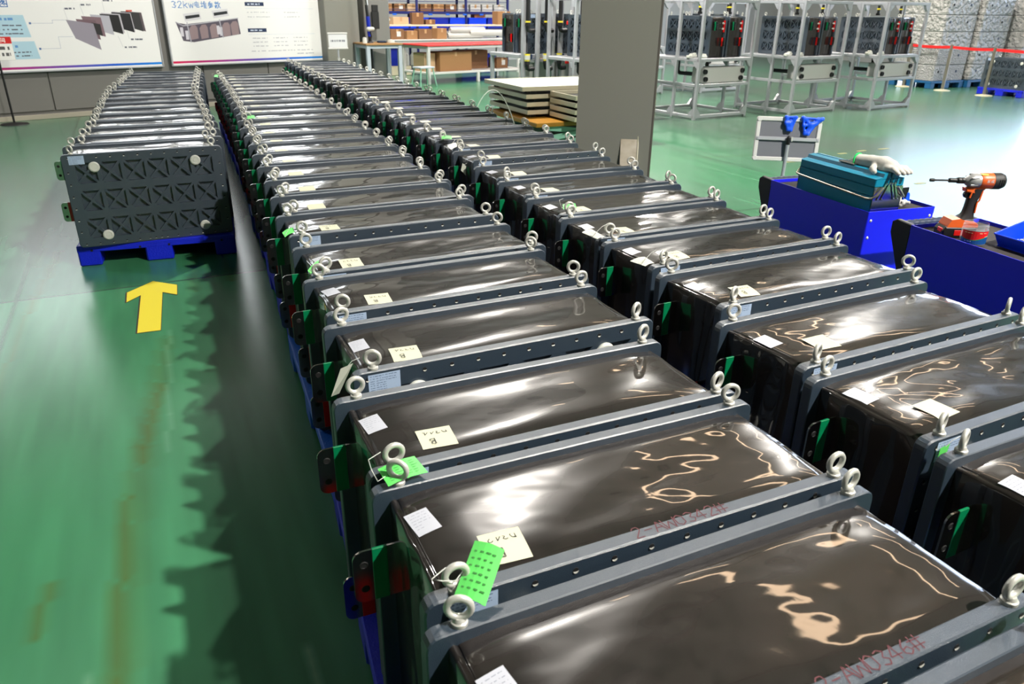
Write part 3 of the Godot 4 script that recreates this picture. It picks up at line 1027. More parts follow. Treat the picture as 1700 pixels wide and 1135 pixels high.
func plate_mesh() -> Mesh:
	# end plate, its face with three rows of six crossed pockets towards +z; from z 0 to T, base at y 0
	var st := ST()
	var pk := 0.0185
	var body := rrect(W, H, 0.022, 4)
	var thin := rrect(W - 0.004, H - 0.004, 0.020, 4)
	var bxf := at(0, H / 2, 0)
	join(st, loop_at(body, T - pk, bxf), loop_at(body, 0.002, bxf))
	join(st, loop_at(body, 0.002, bxf), loop_at(thin, 0.0, bxf))
	cap(st, thin, 0.0, bxf, true)
	cap(st, body, T - pk, bxf)
	var cw := W * 0.146
	var rows_y := [H * 0.80, H * 0.505, H * 0.205]
	var hw := W * 0.061
	var hh := H * 0.107
	# the rim round the pocket field
	var xf := at(0, H / 2, 0)
	var full := loop_at(rrect(W, H, 0.022, 4), T - 0.003, xf)
	var lowr := loop_at(rrect(W, H, 0.022, 4), T - pk, xf)
	var topr := loop_at(rrect(W - 0.006, H - 0.006, 0.019, 4), T, xf)
	var x0 := -2.5 * cw - hw
	var y1: float = rows_y[0] + hh
	var y0: float = rows_y[2] - hh
	var inner := rrect(-2.0 * x0, y1 - y0, 0.002, 4, 0, (y0 + y1) / 2 - H / 2)
	var inn := loop_at(inner, T, xf)
	var inl := loop_at(inner, T - pk, xf)
	join(st, full, lowr)
	join(st, topr, full)
	join(st, inn, topr)
	join(st, inl, inn)
	var bar := func(a: Vector2, b: Vector2, w: float, top: float) -> void:
		var dd := (b - a).normalized()
		var n := dd.orthogonal() * w / 2
		var q := [a + n, b + n, b - n, a - n]
		var lo := []
		var hi := []
		for p: Vector2 in q:
			lo.append(Vector3(p.x, p.y, T - pk - 0.001))
			hi.append(Vector3(p.x, p.y, top))
		quad(st, hi[0], hi[1], hi[2], hi[3])
		for i in 4:
			quad(st, lo[i], lo[(i + 1) % 4], hi[(i + 1) % 4], hi[i])
	for k in 2:
		var ya: float = rows_y[k] - hh
		var yb: float = rows_y[k + 1] + hh
		bar.call(Vector2(x0, (ya + yb) / 2), Vector2(-x0, (ya + yb) / 2), ya - yb, T - 0.0001)
	for k in 5:
		var xm := (-2.0 + k) * cw
		bar.call(Vector2(xm, y0), Vector2(xm, y1), cw - 2 * hw, T - 0.0002)
	for ry: float in rows_y:
		for k in 6:
			var xm := (-2.5 + k) * cw
			bar.call(Vector2(xm - hw, ry - hh), Vector2(xm + hw, ry + hh), 0.013, T - 0.0004)
			bar.call(Vector2(xm - hw, ry + hh), Vector2(xm + hw, ry - hh), 0.013, T - 0.0005)
	st.generate_normals()
	return st.commit()

func eyebolt_mesh() -> Mesh:
	var st := ST()
	var pts := []
	for k in 22:
		var a := TAU * k / 22
		pts.append(Vector3(cos(a) * 0.0168, 0.0285 + sin(a) * 0.0168, 0))
	tube(st, pts, 0.0054, 9, true)
	lathe(st, [Vector2(0, 0.011), Vector2(0.0075, 0.013), Vector2(0.0100, 0.0072), Vector2(0.0122, 0.0055), Vector2(0.0122, 0.0)], 14)
	st.generate_normals()
	return st.commit()

func bolt_mesh() -> Mesh:
	var st := ST()
	# a threaded bore: dark mouth, bright lower flank
	lathe(st, [Vector2(0.0, 0.0005), Vector2(0.0048, 0.0005), Vector2(0.0054, 0.0)], 12, at(0, 0, 0, 90, 0, 0))
	st.generate_normals()
	st.set_material(M.hole)
	var mesh := st.commit()
	st = ST()
	for k in 6:
		var a0 := deg_to_rad(195.0 + 25.0 * k)
		var a1 := deg_to_rad(195.0 + 25.0 * (k + 1))
		var r0 := 0.0046 - 0.0026 * sin(PI * k / 6.0)
		var r1 := 0.0046 - 0.0026 * sin(PI * (k + 1) / 6.0)
		quad(st, Vector3(cos(a0) * r0, sin(a0) * r0, 0.0006), Vector3(cos(a1) * r1, sin(a1) * r1, 0.0006), Vector3(cos(a1) * 0.0050, sin(a1) * 0.0050, 0.0016), Vector3(cos(a0) * 0.0050, sin(a0) * 0.0050, 0.0016))
	st.generate_normals()
	st.set_material(M.zinc)
	return st.commit(mesh)

func disc_mesh(r: float, h: float, dome := 0.2) -> Mesh:
	var st := ST()
	lathe(st, [Vector2(0.0, h), Vector2(r * 0.45, h * 0.98), Vector2(r * 0.5, h * 0.8), Vector2(r * 0.55, h), Vector2(r * (1 - dome), h), Vector2(r, h * 0.55), Vector2(r, 0.0)], 22, at(0, 0, 0, 90, 0, 0))
	st.generate_normals()
	return st.commit()

func terminal_mesh() -> Mesh:
	# a steel current collector with rounded outer corners, x from 0 (inside) to -0.085
	var st := ST()
	var p := PackedVector2Array([Vector2(0.02, 0.055), Vector2(-0.067, 0.055)])
	for i in range(1, 5):
		var a := PI / 2 * i / 5.0
		p.append(Vector2(-0.067 - 0.018 * sin(a), 0.037 + 0.018 * cos(a)))
	p.append(Vector2(-0.085, 0.037))
	p.append(Vector2(-0.085, -0.037))
	for i in range(1, 5):
		var a := PI / 2 * i / 5.0
		p.append(Vector2(-0.067 - 0.018 * cos(a), -0.037 - 0.018 * sin(a)))
	p.append(Vector2(-0.067, -0.055))
	p.append(Vector2(0.02, -0.055))
	prism(st, p, -0.002, 0.002)
	st.generate_normals()
	return st.commit()

func hole_mesh() -> Mesh:
	var st := ST()
	for s in [0.0, 180.0]:
		lathe(st, [Vector2(0.0, 0.0022), Vector2(0.0058, 0.0022), Vector2(0.0062, 0.0032), Vector2(0.0078, 0.002)], 12, at(0, 0, 0, 90, s, 0))
	st.generate_normals()
	return st.commit()

func make_prototypes() -> void:
	for k in 12:
		bolt_x.append(-0.388 + k * 0.0705)
	cache.plate = plate_mesh()
	cache.eyebolt = eyebolt_mesh()
	cache.bolt = bolt_mesh()
	cache.cap = disc_mesh(0.029, 0.009)
	cache.terminal = terminal_mesh()
	cache.hole = hole_mesh()
	for v in VARIANTS:
		cache["film%d" % v] = film_mesh(v, 96, 26)
	# side bolts and lower bolts, joined
	var spots := []
	for k in 6:
		for s: float in [-1.0, 1.0]:
			spots.append(Vector3(s * 0.400, H - 0.10 - k * 0.068, T))
	for k in 12:
		if k != 5 and k != 6:
			spots.append(Vector3(bolt_x[k], 0.018, T))
	for x in [-0.05, -0.018, 0.014, 0.046]:
		spots.append(Vector3(x, 0.018, T))
	cache.spots = spots
	var st := ST()
	for p in spots:
		st.append_from(cache.bolt, 0, Transform3D(Basis.IDENTITY, p))
	st.set_material(M.hole)
	var low: ArrayMesh = st.commit()
	st = ST()
	for p in spots:
		st.append_from(cache.bolt, 1, Transform3D(Basis.IDENTITY, p))
	st.set_material(M.zinc)
	cache.bolts_low = st.commit(low)
	st = ST()
	for x in bolt_x:
		st.append_from(cache.bolt, 0, Transform3D(Basis.IDENTITY, Vector3(x, H - 0.02, T)))
	st.set_material(M.hole)
	var up: ArrayMesh = st.commit()
	st = ST()
	for x in bolt_x:
		st.append_from(cache.bolt, 1, Transform3D(Basis.IDENTITY, Vector3(x, H - 0.02, T)))
	st.set_material(M.zinc)
	cache.bolts_top = st.commit(up)
	# rating label on the plate
	rng.seed = 71
	var im := img(160, 96, Color(0.62, 0.70, 0.80))
	scrawl(im, 10, 8, 136, 3, Color(0.25, 0.32, 0.42), 8)
	for y in [22, 34, 46, 58, 70, 82]:
		scrawl(im, 10, y, 22, 3, Color(0.3, 0.36, 0.46), 8)
		scrawl(im, 40, y, 100 if y < 40 else 50, 3, Color(0.3, 0.36, 0.46), 8)
	cache.rating = pic(im, 0.4)
	im = img(84, 132, Color(0.72, 0.73, 0.77))
	for y in [14, 30, 46, 62, 78, 94]:
		scrawl(im, 10, y, 62 if y < 70 else 30, 2, Color(0.45, 0.47, 0.54), 7)
	cache.sticker = pic(im, 0.35)
	M.note = mat(Color(0.77, 0.77, 0.67), 0.7)
	M.ink = mat(Color(0.16, 0.16, 0.17), 0.7)
	M.marker = mat(Color(0.33, 0.13, 0.16), 0.7)

func make_stack(label: String, where: Vector3, turn: float, v: int, detail: int, num := "", group := "", caps := true) -> Node3D:
	# detail 2: bolts and notes one by one; 1: bolts of the top edge one by one; 0: bolts joined
	var t := thing("battery_stack", label, "battery stack", where, turn, group)
	var film := obj("film_wrap", cache["film%d" % v], M.film, t)
	var front := obj("front_plate", cache.plate, M.plate, t)
	front.position = Vector3(0, 0, HALF - T / 2)
	var back := obj("back_plate", cache.plate, M.plate, t)
	back.position = Vector3(0, 0, -HALF + T / 2)
	back.rotation.y = PI
	for pl in ([front, back] if caps else []):
		for s in [Vector2(-1, 0.457), Vector2(1, 0.457), Vector2(-1, 0.064), Vector2(1, 0.064)]:
			var c := obj("port_cap", cache.cap, M.white_plastic, pl)
			c.position = Vector3(s.x * 0.267, s.y, T)
	if detail >= 1:
		for x in bolt_x:
			if x > -0.37 and x < -0.31: continue
			var b := obj("bolt", cache.bolt, null, front)
			b.position = Vector3(x, H - 0.02, T)
	else:
		bulk(obj("top_bolts", cache.bolts_top, null, front))
	if detail == 2:
		for p in cache.spots:
			var b := obj("bolt", cache.bolt, null, front)
			b.position = p
	else:
		bulk(obj("edge_bolts", cache.bolts_low, null, front))
	var st := ST()
	sheet(st, 0.078, 0.047, at(-0.348, H - 0.032, T + 0.0008))
	obj("rating_label", st, cache.rating, front)
	for s in [[-1, -1], [1, -1], [-1, 1], [1, 1]]:
		var e := obj("eyebolt", cache.eyebolt, M.zinc, t)
		e.position = Vector3(s[0] * 0.370, H, s[1] * HALF)
		e.rotation.y = rng.randf_range(-0.75, 0.45)
	for s in [[0.405, -0.078, "green_tape"], [0.20, 0.09, "red_tape"]]:
		var c := obj("terminal_plate", cache.terminal, M.steel, t)
		c.position = Vector3(-0.392, s[0], s[1])
		c.set_meta("label", "polished steel terminal with " + String(s[2]).replace("_", " "))
		st = ST()
		box(st, Vector3(-0.037, 0, 0), Vector3(0.027, 0.1112, 0.0056), 0.0008)
		obj(s[2], st, M[s[2]], c)
		for y in [0.026, -0.026]:
			var hl := obj("bolt_hole", cache.hole, M.hole, c)
			hl.position = Vector3(-0.066, y, 0)
	if v >= 0 and num != "none":
		noise.seed = 11
		noise.frequency = 1.0
		noise.fractal_octaves = 1
		st = ST()
		patch(st, v, -0.358 + rng.randf_range(-0.006, 0.006), -0.035 + rng.randf_range(-0.02, 0.02), 0.042, 0.066, rng.randf_range(-0.04, 0.12))
		obj("barcode_label", st, cache.sticker, film)
		var nx := -0.258 + rng.randf_range(-0.014, 0.01)
		var nz := 0.068 + rng.randf_range(-0.006, 0.014)
		var a := rng.randf_range(-0.1, 0.1)
		st = ST()
		patch(st, v, nx, nz, 0.072, 0.068, a, 0.0012, 0.003)
		var note := obj("paper_note", st, M.note, film)
		if num != "":
			st = ST()
			var b := Basis(Vector3.UP, a)
			var hf := func(p: Vector3) -> float: return FT + dent(v, p.x, p.z) + 0.0032
			ink_strokes(st, num, Vector3(nx, 0, nz) + b * Vector3(0.027, 0, -0.012), b * Vector3(-1, 0, 0), b * Vector3(0, 0, -1), 0.014, 0.0016, 1.15, hf)
			ink_strokes(st, "B", Vector3(nx, 0, nz) + b * Vector3(-0.002, 0, 0.024), b * Vector3(-1, 0, 0), b * Vector3(0, 0, -1), 0.019, 0.0016, 1.15, hf)
			obj("handwriting", st, M.ink, film)
	return t

func rows() -> void:
	rng.seed = 81
	var S := 0.77
	var r1 := [-0.324, 0.835, -0.767, 0.845, -1.2225, 0.875, -1.6765, 0.895, -2.2245, 0.99, -2.7305, 1.023, -3.1915, 1.065, -3.785, 1.09, -4.235, 1.135, -4.685, 1.17, -5.155, 1.195, -5.63, 1.23, -6.08, 1.265, -6.525, 1.29, -6.98, 1.315, -7.465, 1.355, -7.93, 1.40, -8.41, 1.43, -8.89, 1.455, -9.385, 1.48, -9.86, 1.51, -10.33, 1.535, -10.79, 1.555, -11.27, 1.58, -11.74, 1.60, -12.19, 1.63, -12.63, 1.65]
	var r2 := [-0.773, 2.21, -1.244, 2.235, -1.705, 2.27, -2.223, 2.385, -2.71, 2.418, -3.17, 2.44, -3.63, 2.47, -4.11, 2.51, -4.61, 2.56, -5.22, 2.64, -5.74, 2.69, -6.20, 2.72, -6.66, 2.74, -7.12, 2.77, -7.65, 2.805, -8.17, 2.84, -8.74, 2.865, -9.27, 2.89, -9.88, 2.92, -10.33, 2.945, -10.82, 2.955, -11.27, 2.965, -11.73, 2.98, -12.2, 2.99, -12.67, 3.01, -13.17, 3.04, -13.7, 3.07, -14.2, 3.10, -14.7, 3.13, -15.2, 3.16]
	var r0 := [-6.52, -0.03, -6.98, 0.03, -7.44, 0.06, -7.9, 0.085, -8.36, 0.10, -8.82, 0.11, -9.28, 0.13, -9.74, 0.14, -10.2, 0.16, -10.66, 0.19, -11.12, 0.24, -11.7, 0.29, -12.16, 0.33, -12.62, 0.37, -13.08, 0.42, -13.54, 0.46]
	var turn1 := [0.0, -0.004, -0.019, -0.017, 0.006, 0.008, 0.008, -0.004]
	var turn2 := [0.0, 0.015, 0.016, 0.010, 0.006, -0.006]
	var notes1 := ["", "", "D342", "D344", "D334", "D335", "D332", "D330"]
	var notes2 := ["", "", "", "D358", "D352", "D351", "D349"]
	var names := ["left", "middle", "right"]
	var all := [r0, r1, r2]
	for r in 3:
		var a: Array = all[r]
		var n := a.size() / 2
		for i in n:
			var z: float = a[i * 2] * S
			var x: float = a[i * 2 + 1] * S
			var turn := rng.randf_range(-0.006, 0.006)
			var num := ""
			if r == 1 and i < turn1.size(): turn = turn1[i]
			if r == 2 and i < turn2.size(): turn = turn2[i]
			if r == 0: turn = 0.02 if i == 0 else rng.randf_range(0.008, 0.02)
			if r == 1 and i < notes1.size(): num = notes1[i]
			if r == 2 and i < notes2.size(): num = notes2[i]
			if r == 0: num = "none"
			var which: String = ORD[i]
			if r == 1:
				which = "cut off at the corner, nearest" if i == 0 else ORD[i]
			elif r == 2:
				which = "cut off by the edge, first" if i == 0 else ORD[i]
			elif i == 0:
				which = "showing its ribbed end plate, first"
			if i == n - 1: which = "last and farthest"
			var label := "black film-wrapped stack %s in the %s row" % [which + " from the front" if i < n - 1 else which, names[r]]
			if num != "" and num != "none":
				label = "black film-wrapped battery stack with note %s, %s from the front in the %s row" % [num, ORD[i], names[r]]
			var detail := 0
			if i < 9 and r > 0: detail = 1
			if r == 0 and i == 0: detail = 2
			make_stack(label, Vector3(x, PALLET, z), turn, rng.randi() % VARIANTS, detail, num, "battery stacks in the %s row" % names[r])
		# pallets under the row, one to three stacks
		var k := 0
		var c := 0
		while k < n:
			var m := mini(3, n - k)
			if r == 1 and k == 0: m = 2
			var z0: float = a[k * 2] * S + 0.170
			var z1: float = a[(k + m - 1) * 2] * S - 0.170
			var x := 0.0
			for q in m: x += a[(k + q) * 2 + 1] * S / m
			var lean := 0.0
			if m > 1: lean = atan2(a[(k + m - 1) * 2 + 1] - a[k * 2 + 1], a[k * 2] - a[(k + m - 1) * 2])
			var col: Material = M.blue_pallet
			var tone := "dark blue"
			if r == 1 and c in [2, 5]:
				col = M.light_pallet; tone = "light blue"
			var back_limit := z1
			if k + m < n: back_limit = maxf(z1 - 0.02, a[(k + m) * 2] * S + 0.185)
			pallet(Vector3(x, 0, (z0 + back_limit) / 2), -lean, 0.875, z0 - back_limit, col, "%s plastic pallet, %s from the front under the %s row of battery stacks" % [tone, ORD[c], names[r]], "pallets under the %s row" % names[r])
			k += m
			c += 1

func pallet(where: Vector3, turn: float, w: float, d: float, m: Material, label: String, group: String, h := PALLET) -> Node3D:
	var t := thing("plastic_pallet", label, "pallet", where, turn, group)
	var st := ST()
	box(st, Vector3(0, h - 0.012, 0), Vector3(w, 0.024, d), 0.004)
	box(st, Vector3(0, h - 0.030, d / 2 - 0.012), Vector3(w, 0.02, 0.024), 0.003)
	box(st, Vector3(0, h - 0.030, -d / 2 + 0.012), Vector3(w, 0.02, 0.024), 0.003)
	box(st, Vector3(-w / 2 + 0.012, h - 0.030, 0), Vector3(0.024, 0.02, d), 0.003)
	box(st, Vector3(w / 2 - 0.012, h - 0.030, 0), Vector3(0.024, 0.02, d), 0.003)
	obj("deck", st, m, t)
	for x in [-1, 0, 1]:
		for z in [-1, 0, 1]:
			st = ST()
			var bw := 0.12 if x else 0.15
			box(st, Vector3(x * (w / 2 - bw / 2), (h - 0.024) / 2, z * (d / 2 - 0.07)), Vector3(bw, h - 0.024, 0.14), 0.008)
			obj("foot", st, m, t)
	for s in [-0.36, -0.1, 0.06, 0.36]:
		st = ST()
		box(st, Vector3(s * w / 0.875, h - 0.030, d / 2 + 0.0005), Vector3(0.012, 0.012, 0.002))
		obj("slot", st, M.hole, t)
	return t

# ---------------------------------------------------------------- aluminium racks
func rack(where: Vector3, turn: float, label: String, group: String) -> Node3D:
	var w := 1.06; var d := 1.08; var h := 1.55; var s := 0.042
	var t := thing("aluminium_rack", label, "rack", where, turn, group)
	for x in [s / 2, w - s / 2]:
		for z in [-s / 2, -d * 0.42, -d + s / 2]:
			var st := ST()
			box(st, Vector3(x, h / 2, z), Vector3(s, h, s), 0.004)
			box(st, Vector3(x, h / 2, z), Vector3(s * 0.25, h * 0.99, s + 0.002))
			obj("post", st, M.alu, t)
	for y in [0.045, 0.455, 0.785, h - s / 2]:
		for z in [-s / 2, -d + s / 2]:
			if y == 0.455 and z < -0.5: continue
			var st := ST()
			box(st, Vector3(w / 2, y, z), Vector3(w - 2 * s, s, s), 0.004)
			obj("cross_beam", st, M.alu, t)
		for x in [s / 2, w - s / 2]:
			var st := ST()
			box(st, Vector3(x, y, -d * 0.21), Vector3(s, s, d * 0.42 - s), 0.004)
			box(st, Vector3(x, y, -d * 0.71), Vector3(s, s, d * 0.58 - s), 0.004)
			obj("side_beam", st, M.alu, t)
	# corner gussets
	for y in [0.066, 0.764, h - s]:
		for x in [0, 1]:
			for z in [-s / 2, -d + s / 2]:
				var up := 1.0 if y < 0.4 else -1.0
				var sx := 1.0 if x == 0 else -1.0
				var x0: float = s if x == 0 else w - s
				var st := ST()
				prism(st, P2([x0, y, x0 + sx * 0.085, y, x0 + sx * 0.06, y + up * 0.035, x0 + sx * 0.03, y + up * 0.07, x0, y + up * 0.09]), z - s / 2, z + s / 2)
				obj("gusset", st, M.alu, t)
			for zz in [-s, -d * 0.42 - s / 2]:
				var up := 1.0 if y < 0.4 else -1.0
				var st := ST()
				var xx: float = s / 2 if x == 0 else w - s / 2
				prism(st, P2([0, y, 0.08, y, 0.055, y + up * 0.035, 0.025, y + up * 0.07, 0, y + up * 0.085]), -s / 2, s / 2, at(xx, 0, zz, 0, 90, 0))
				obj("gusset", st, M.alu, t)
	var st := ST()
	box(st, Vector3(w / 2, 0.798, -d * 0.5), Vector3(w - 2 * s, 0.012, d - 2 * s), 0.002)
	obj("shelf_plate", st, M.alu, t)
	# white electrolyte manifold box with four black ports
	st = ST()
	box(st, Vector3(w / 2 + 0.03, 0.582, -0.16), Vector3(0.80, 0.205, 0.24), 0.01)
	obj("manifold_box", st, M.white_panel, t)
	for x in [0.16, 0.90]:
		for y in [0.535, 0.632]:
			st = ST()
			lathe(st, [Vector2(0.0, 0.02), Vector2(0.02, 0.02), Vector2(0.022, 0.03), Vector2(0.032, 0.03), Vector2(0.034, 0.0)], 16, at(x + (0.0 if y > 0.6 else 0.02 if x < 0.5 else -0.02), y, -0.038, 90, 0, 0))
			obj("port", st, M.black_pipe, t)
	# pipes and valves under the shelf and above the stacks
	for x in [0.22, 0.80]:
		st = ST()
		tube(st, [Vector3(x, 0.79, -0.62), Vector3(x, 0.62, -0.62), Vector3(x + 0.02, 0.58, -0.60), Vector3(x + 0.08, 0.575, -0.5), Vector3(x + 0.1, 0.575, -0.285)], 0.028, 10)
		obj("pipe", st, M.black_pipe, t)
		st = ST()
		tube(st, [Vector3(x + 0.04, 1.36, -0.34), Vector3(x + 0.04, 1.50, -0.34)], 0.02, 10)
		tube(st, [Vector3(x + 0.04, 1.36, -0.34), Vector3(x + 0.04, 1.39, -0.34)], 0.032, 10)
		obj("pipe", st, M.black_pipe, t)
		st = ST()
		tube(st, [Vector3(x + 0.04, 1.44, -0.34), Vector3(x + 0.04, 1.46, -0.34)], 0.028, 10)
		obj("valve_ring", st, M.yellow, t)
	for q in [[0.28, -0.10], [0.33, -0.34], [0.16, -0.22]]:
		st = ST()
		box(st, Vector3(q[0] - 0.12, 0.822, q[1]), Vector3(0.11, 0.035, 0.06), 0.006)
		box(st, Vector3(q[0] - 0.10, 0.845, q[1]), Vector3(0.045, 0.03, 0.05), 0.006)
		obj("clamp_block", st, M.white_plastic, t)
	return t

func racks() -> void:
	rng.seed = 91
	var spots := [[6.95, -8.66, "nearest aluminium rack right of the steel column"], [8.68, -8.62, "aluminium rack in the middle of the three front racks"], [10.28, -8.56, "aluminium rack at the right end beside the red belt"], [7.6, -11.6, "aluminium rack standing in the back line, left one"], [9.4, -11.6, "aluminium rack standing in the back line, right one"], [5.35, -8.75, "aluminium rack mostly hidden behind the steel column"]]
	var first: Node3D
	var k := 0
	var side := ["left", "right"]
	for q in spots:
		var yaw := deg_to_rad(7.0)
		var t: Node3D
		if k == 0:
			t = rack(Vector3(q[0], 0, q[1]), yaw, q[2], "aluminium stack racks")
			first = t
		else:
			t = copy(first, q[2], Vector3(q[0], 0, q[1]), yaw)
		var b := Basis(Vector3.UP, yaw)
		for m in 2:
			var p: Vector3 = Vector3(q[0], 0, q[1]) + b * Vector3(0.44 + m * 0.352, 0.805, -0.56)
			var name_: String = ["the rack right of the steel column", "the middle front rack", "the rack beside the red belt", "the left back rack", "the right back rack", "the rack behind the steel column"][k]
			var s := make_stack("black battery stack on %s, %s one of its pair" % [name_, side[m]], p, yaw + PI / 2, (k + m) % VARIANTS, 0, "none", "battery stacks on racks", false)
			# the upper right clamp is red
			var st := ST()
			box(st, Vector3(-0.405, 0.40, HALF - 0.01), Vector3(0.02, 0.15, 0.034), 0.003)
			obj("red_clamp", st, M.red_tape, s)
			st = ST()
			for y in [0.37, 0.44]:
				lathe(st, [Vector2(0, 0.024), Vector2(0.012, 0.022), Vector2(0.012, 0)], 10, at(-0.405, y, HALF - 0.055, 0, 0, 90))
			obj("clamp_nuts", st, M.zinc, s)
		k += 1
	# the rack with pipes and valves left of the column
	var t := thing("piping_rack", "white test rack with black elbow pipes left of the steel column", "rack", Vector3(5.0, 0, -10.1), deg_to_rad(8.0))
	for x in [0.0, 0.24, 0.50, 0.64, 0.86, 1.08]:
		var st := ST()
		box(st, Vector3(x, 0.85, 0), Vector3(0.055, 1.7, 0.055), 0.005)
		obj("post", st, M.alu, t)
	for y in [0.03, 0.72, 1.64]:
		var st := ST()
		box(st, Vector3(0.54, y, -0.06), Vector3(1.1, 0.05, 0.05), 0.005)
		obj("cross_beam", st, M.alu, t)
	var st0 := ST()
	box(st0, Vector3(0.54, 0.44, -0.10), Vector3(1.08, 0.5, 0.02), 0.004)
	obj("back_panel", st0, M.white_panel, t)
	for x in [0.02, 0.34, 0.58, 0.97]:
		for top in [true, false]:
			var y := 1.12 if top else 0.62
			var st := ST()
			tube(st, [Vector3(x, y + (0.48 if top else 0.20), 0.07), Vector3(x, y + 0.04, 0.07), Vector3(x + 0.006, y + 0.012, 0.07), Vector3(x + 0.035, y, 0.07), Vector3(x + 0.11, y, 0.07)], 0.032, 10)
			tube(st, [Vector3(x, y + 0.06, 0.07), Vector3(x, y + 0.10, 0.07)], 0.041, 10)
			obj("elbow_pipe", st, M.black_pipe, t)
			st = ST()
			tube(st, [Vector3(x, y + 0.105, 0.07), Vector3(x, y + 0.125, 0.07)], 0.039, 10)
			if not top: tube(st, [Vector3(x, y + 0.18, 0.07), Vector3(x, y + 0.2, 0.07)], 0.039, 10)
			obj("valve_ring", st, M.yellow, t)
			if not top:
				st = ST()
				lathe(st, [Vector2(0, 0.0), Vector2(0.042, 0.0), Vector2(0.042, 0.055), Vector2(0, 0.055)], 14, at(x, y + 0.125, 0.07))
				obj("valve_body", st, M.white_plastic, t)
				st = ST()
				box(st, Vector3(x + 0.06, y + 0.16, 0.07), Vector3(0.05, 0.07, 0.03), 0.01)
				obj("valve_lever", st, M.navy, t)
	for q in [[0.60, 1.22], [0.60, 0.70]]:
		var st := ST()
		box(st, Vector3(q[0] + 0.1, q[1], 0.1), Vector3(0.05, 0.05, 0.04), 0.006)
		obj("red_plug", st, M.red, t)
	for m in 2:
		make_stack("black battery stack behind the pipes of the white test rack, %s" % ["front one", "rear one"][m], Vector3(5.54 - m * 0.05, 0.805, -10.46 - m * 0.36), deg_to_rad(8.0), m, 0, "none", "battery stacks behind the pipes", false)
	var sh := ST()
	box(sh, Vector3(0.54, 0.78, -0.48), Vector3(1.10, 0.05, 0.80), 0.006)
	obj("shelf_plate", sh, M.alu, t)
	for x in [0.02, 1.06]:
		sh = ST()
		box(sh, Vector3(x, 0.38, -0.85), Vector3(0.05, 0.76, 0.05), 0.005)
		obj("rear_post", sh, M.alu, t)

# ---------------------------------------------------------------- blue carts and what lies on them
func cart(where: Vector3, turn: float, label: String) -> Node3D:
	var w := 0.36; var l := 0.67; var y := 0.65
	var t := thing("tool_cart", label, "cart", where, turn, "blue tool carts")
	var st := ST()
	box(st, Vector3(w / 2, (y - 0.02 + 0.1) / 2, l / 2), Vector3(w, y - 0.02 - 0.1, l), 0.003)
	obj("body", st, M.cart, t)
	st = ST()
	for s in [0.0, 1.0]:
		box(st, Vector3(lerpf(0.0015, w - 0.0015, s), y - 0.01, l / 2), Vector3(0.003, 0.03, l), 0.0008)
		box(st, Vector3(w / 2, y - 0.01, lerpf(0.0015, l - 0.0015, s)), Vector3(w - 0.006, 0.03, 0.003), 0.0008)
	obj("rim", st, M.cart, t)
	st = ST()
	box(st, Vector3(w / 2, y - 0.014, l / 2), Vector3(w - 0.008, 0.008, l - 0.008))
	obj("top_mat", st, M.mat_grey, t)
	for q in [[0.02, 0.615], [0.02, 0.54], [0.34, 0.615], [0.34, 0.54]]:
		st = ST()
		lathe(st, [Vector2(0, 0.003), Vector2(0.004, 0.0028), Vector2(0.007, 0)], 12, at(q[0], q[1], l, 90, 0, 0))
		obj("screw", st, M.zinc, t)
	for x in [0.012, w - 0.012]:
		st = ST()
		prism(st, P2([0.0, 0.655, 0.075, 0.66, 0.10, 0.645, 0.10, 0.60, 0.02, 0.44, 0.0, 0.36]), -0.010, 0.010, at(x, 0, 0, 0, 90, 0), 0.003)
		obj("handle_bracket", st, M.black, t)
	var pts := []
	var rad := []
	for k in 41:
		pts.append(Vector3(0.024 + (w - 0.048) * k / 40.0, 0.632, -0.078))
		rad.append(0.0165 if k % 4 < 2 else 0.0185)
	st = ST()
	tube(st, pts, rad, 12)
	obj("push_handle", st, M.navy, t)
	st = ST()
	box(st, Vector3(w + 0.02, 0.565, l - 0.14), Vector3(0.04, 0.05, 0.24), 0.003)
	obj("drawer", st, M.cart, t)
	st = ST()
	tube(st, [Vector3(w + 0.045, 0.59, l - 0.25), Vector3(w + 0.045, 0.59, l - 0.02)], 0.006, 8)
	obj("drawer_pull", st, M.chrome, t)
	for x in [0.05, w - 0.05]:
		for z in [0.07, l - 0.07]:
			st = ST()
			lathe(st, [Vector2(0, -0.014), Vector2(0.032, -0.014), Vector2(0.038, -0.009), Vector2(0.038, 0.009), Vector2(0.032, 0.014), Vector2(0, 0.014)], 18, at(x, 0.038, z, 0, 0, 90))
			box(st, Vector3(x, 0.08, z), Vector3(0.034, 0.045, 0.045), 0.004)
			obj("caster", st, M.rubber, t)
	return t

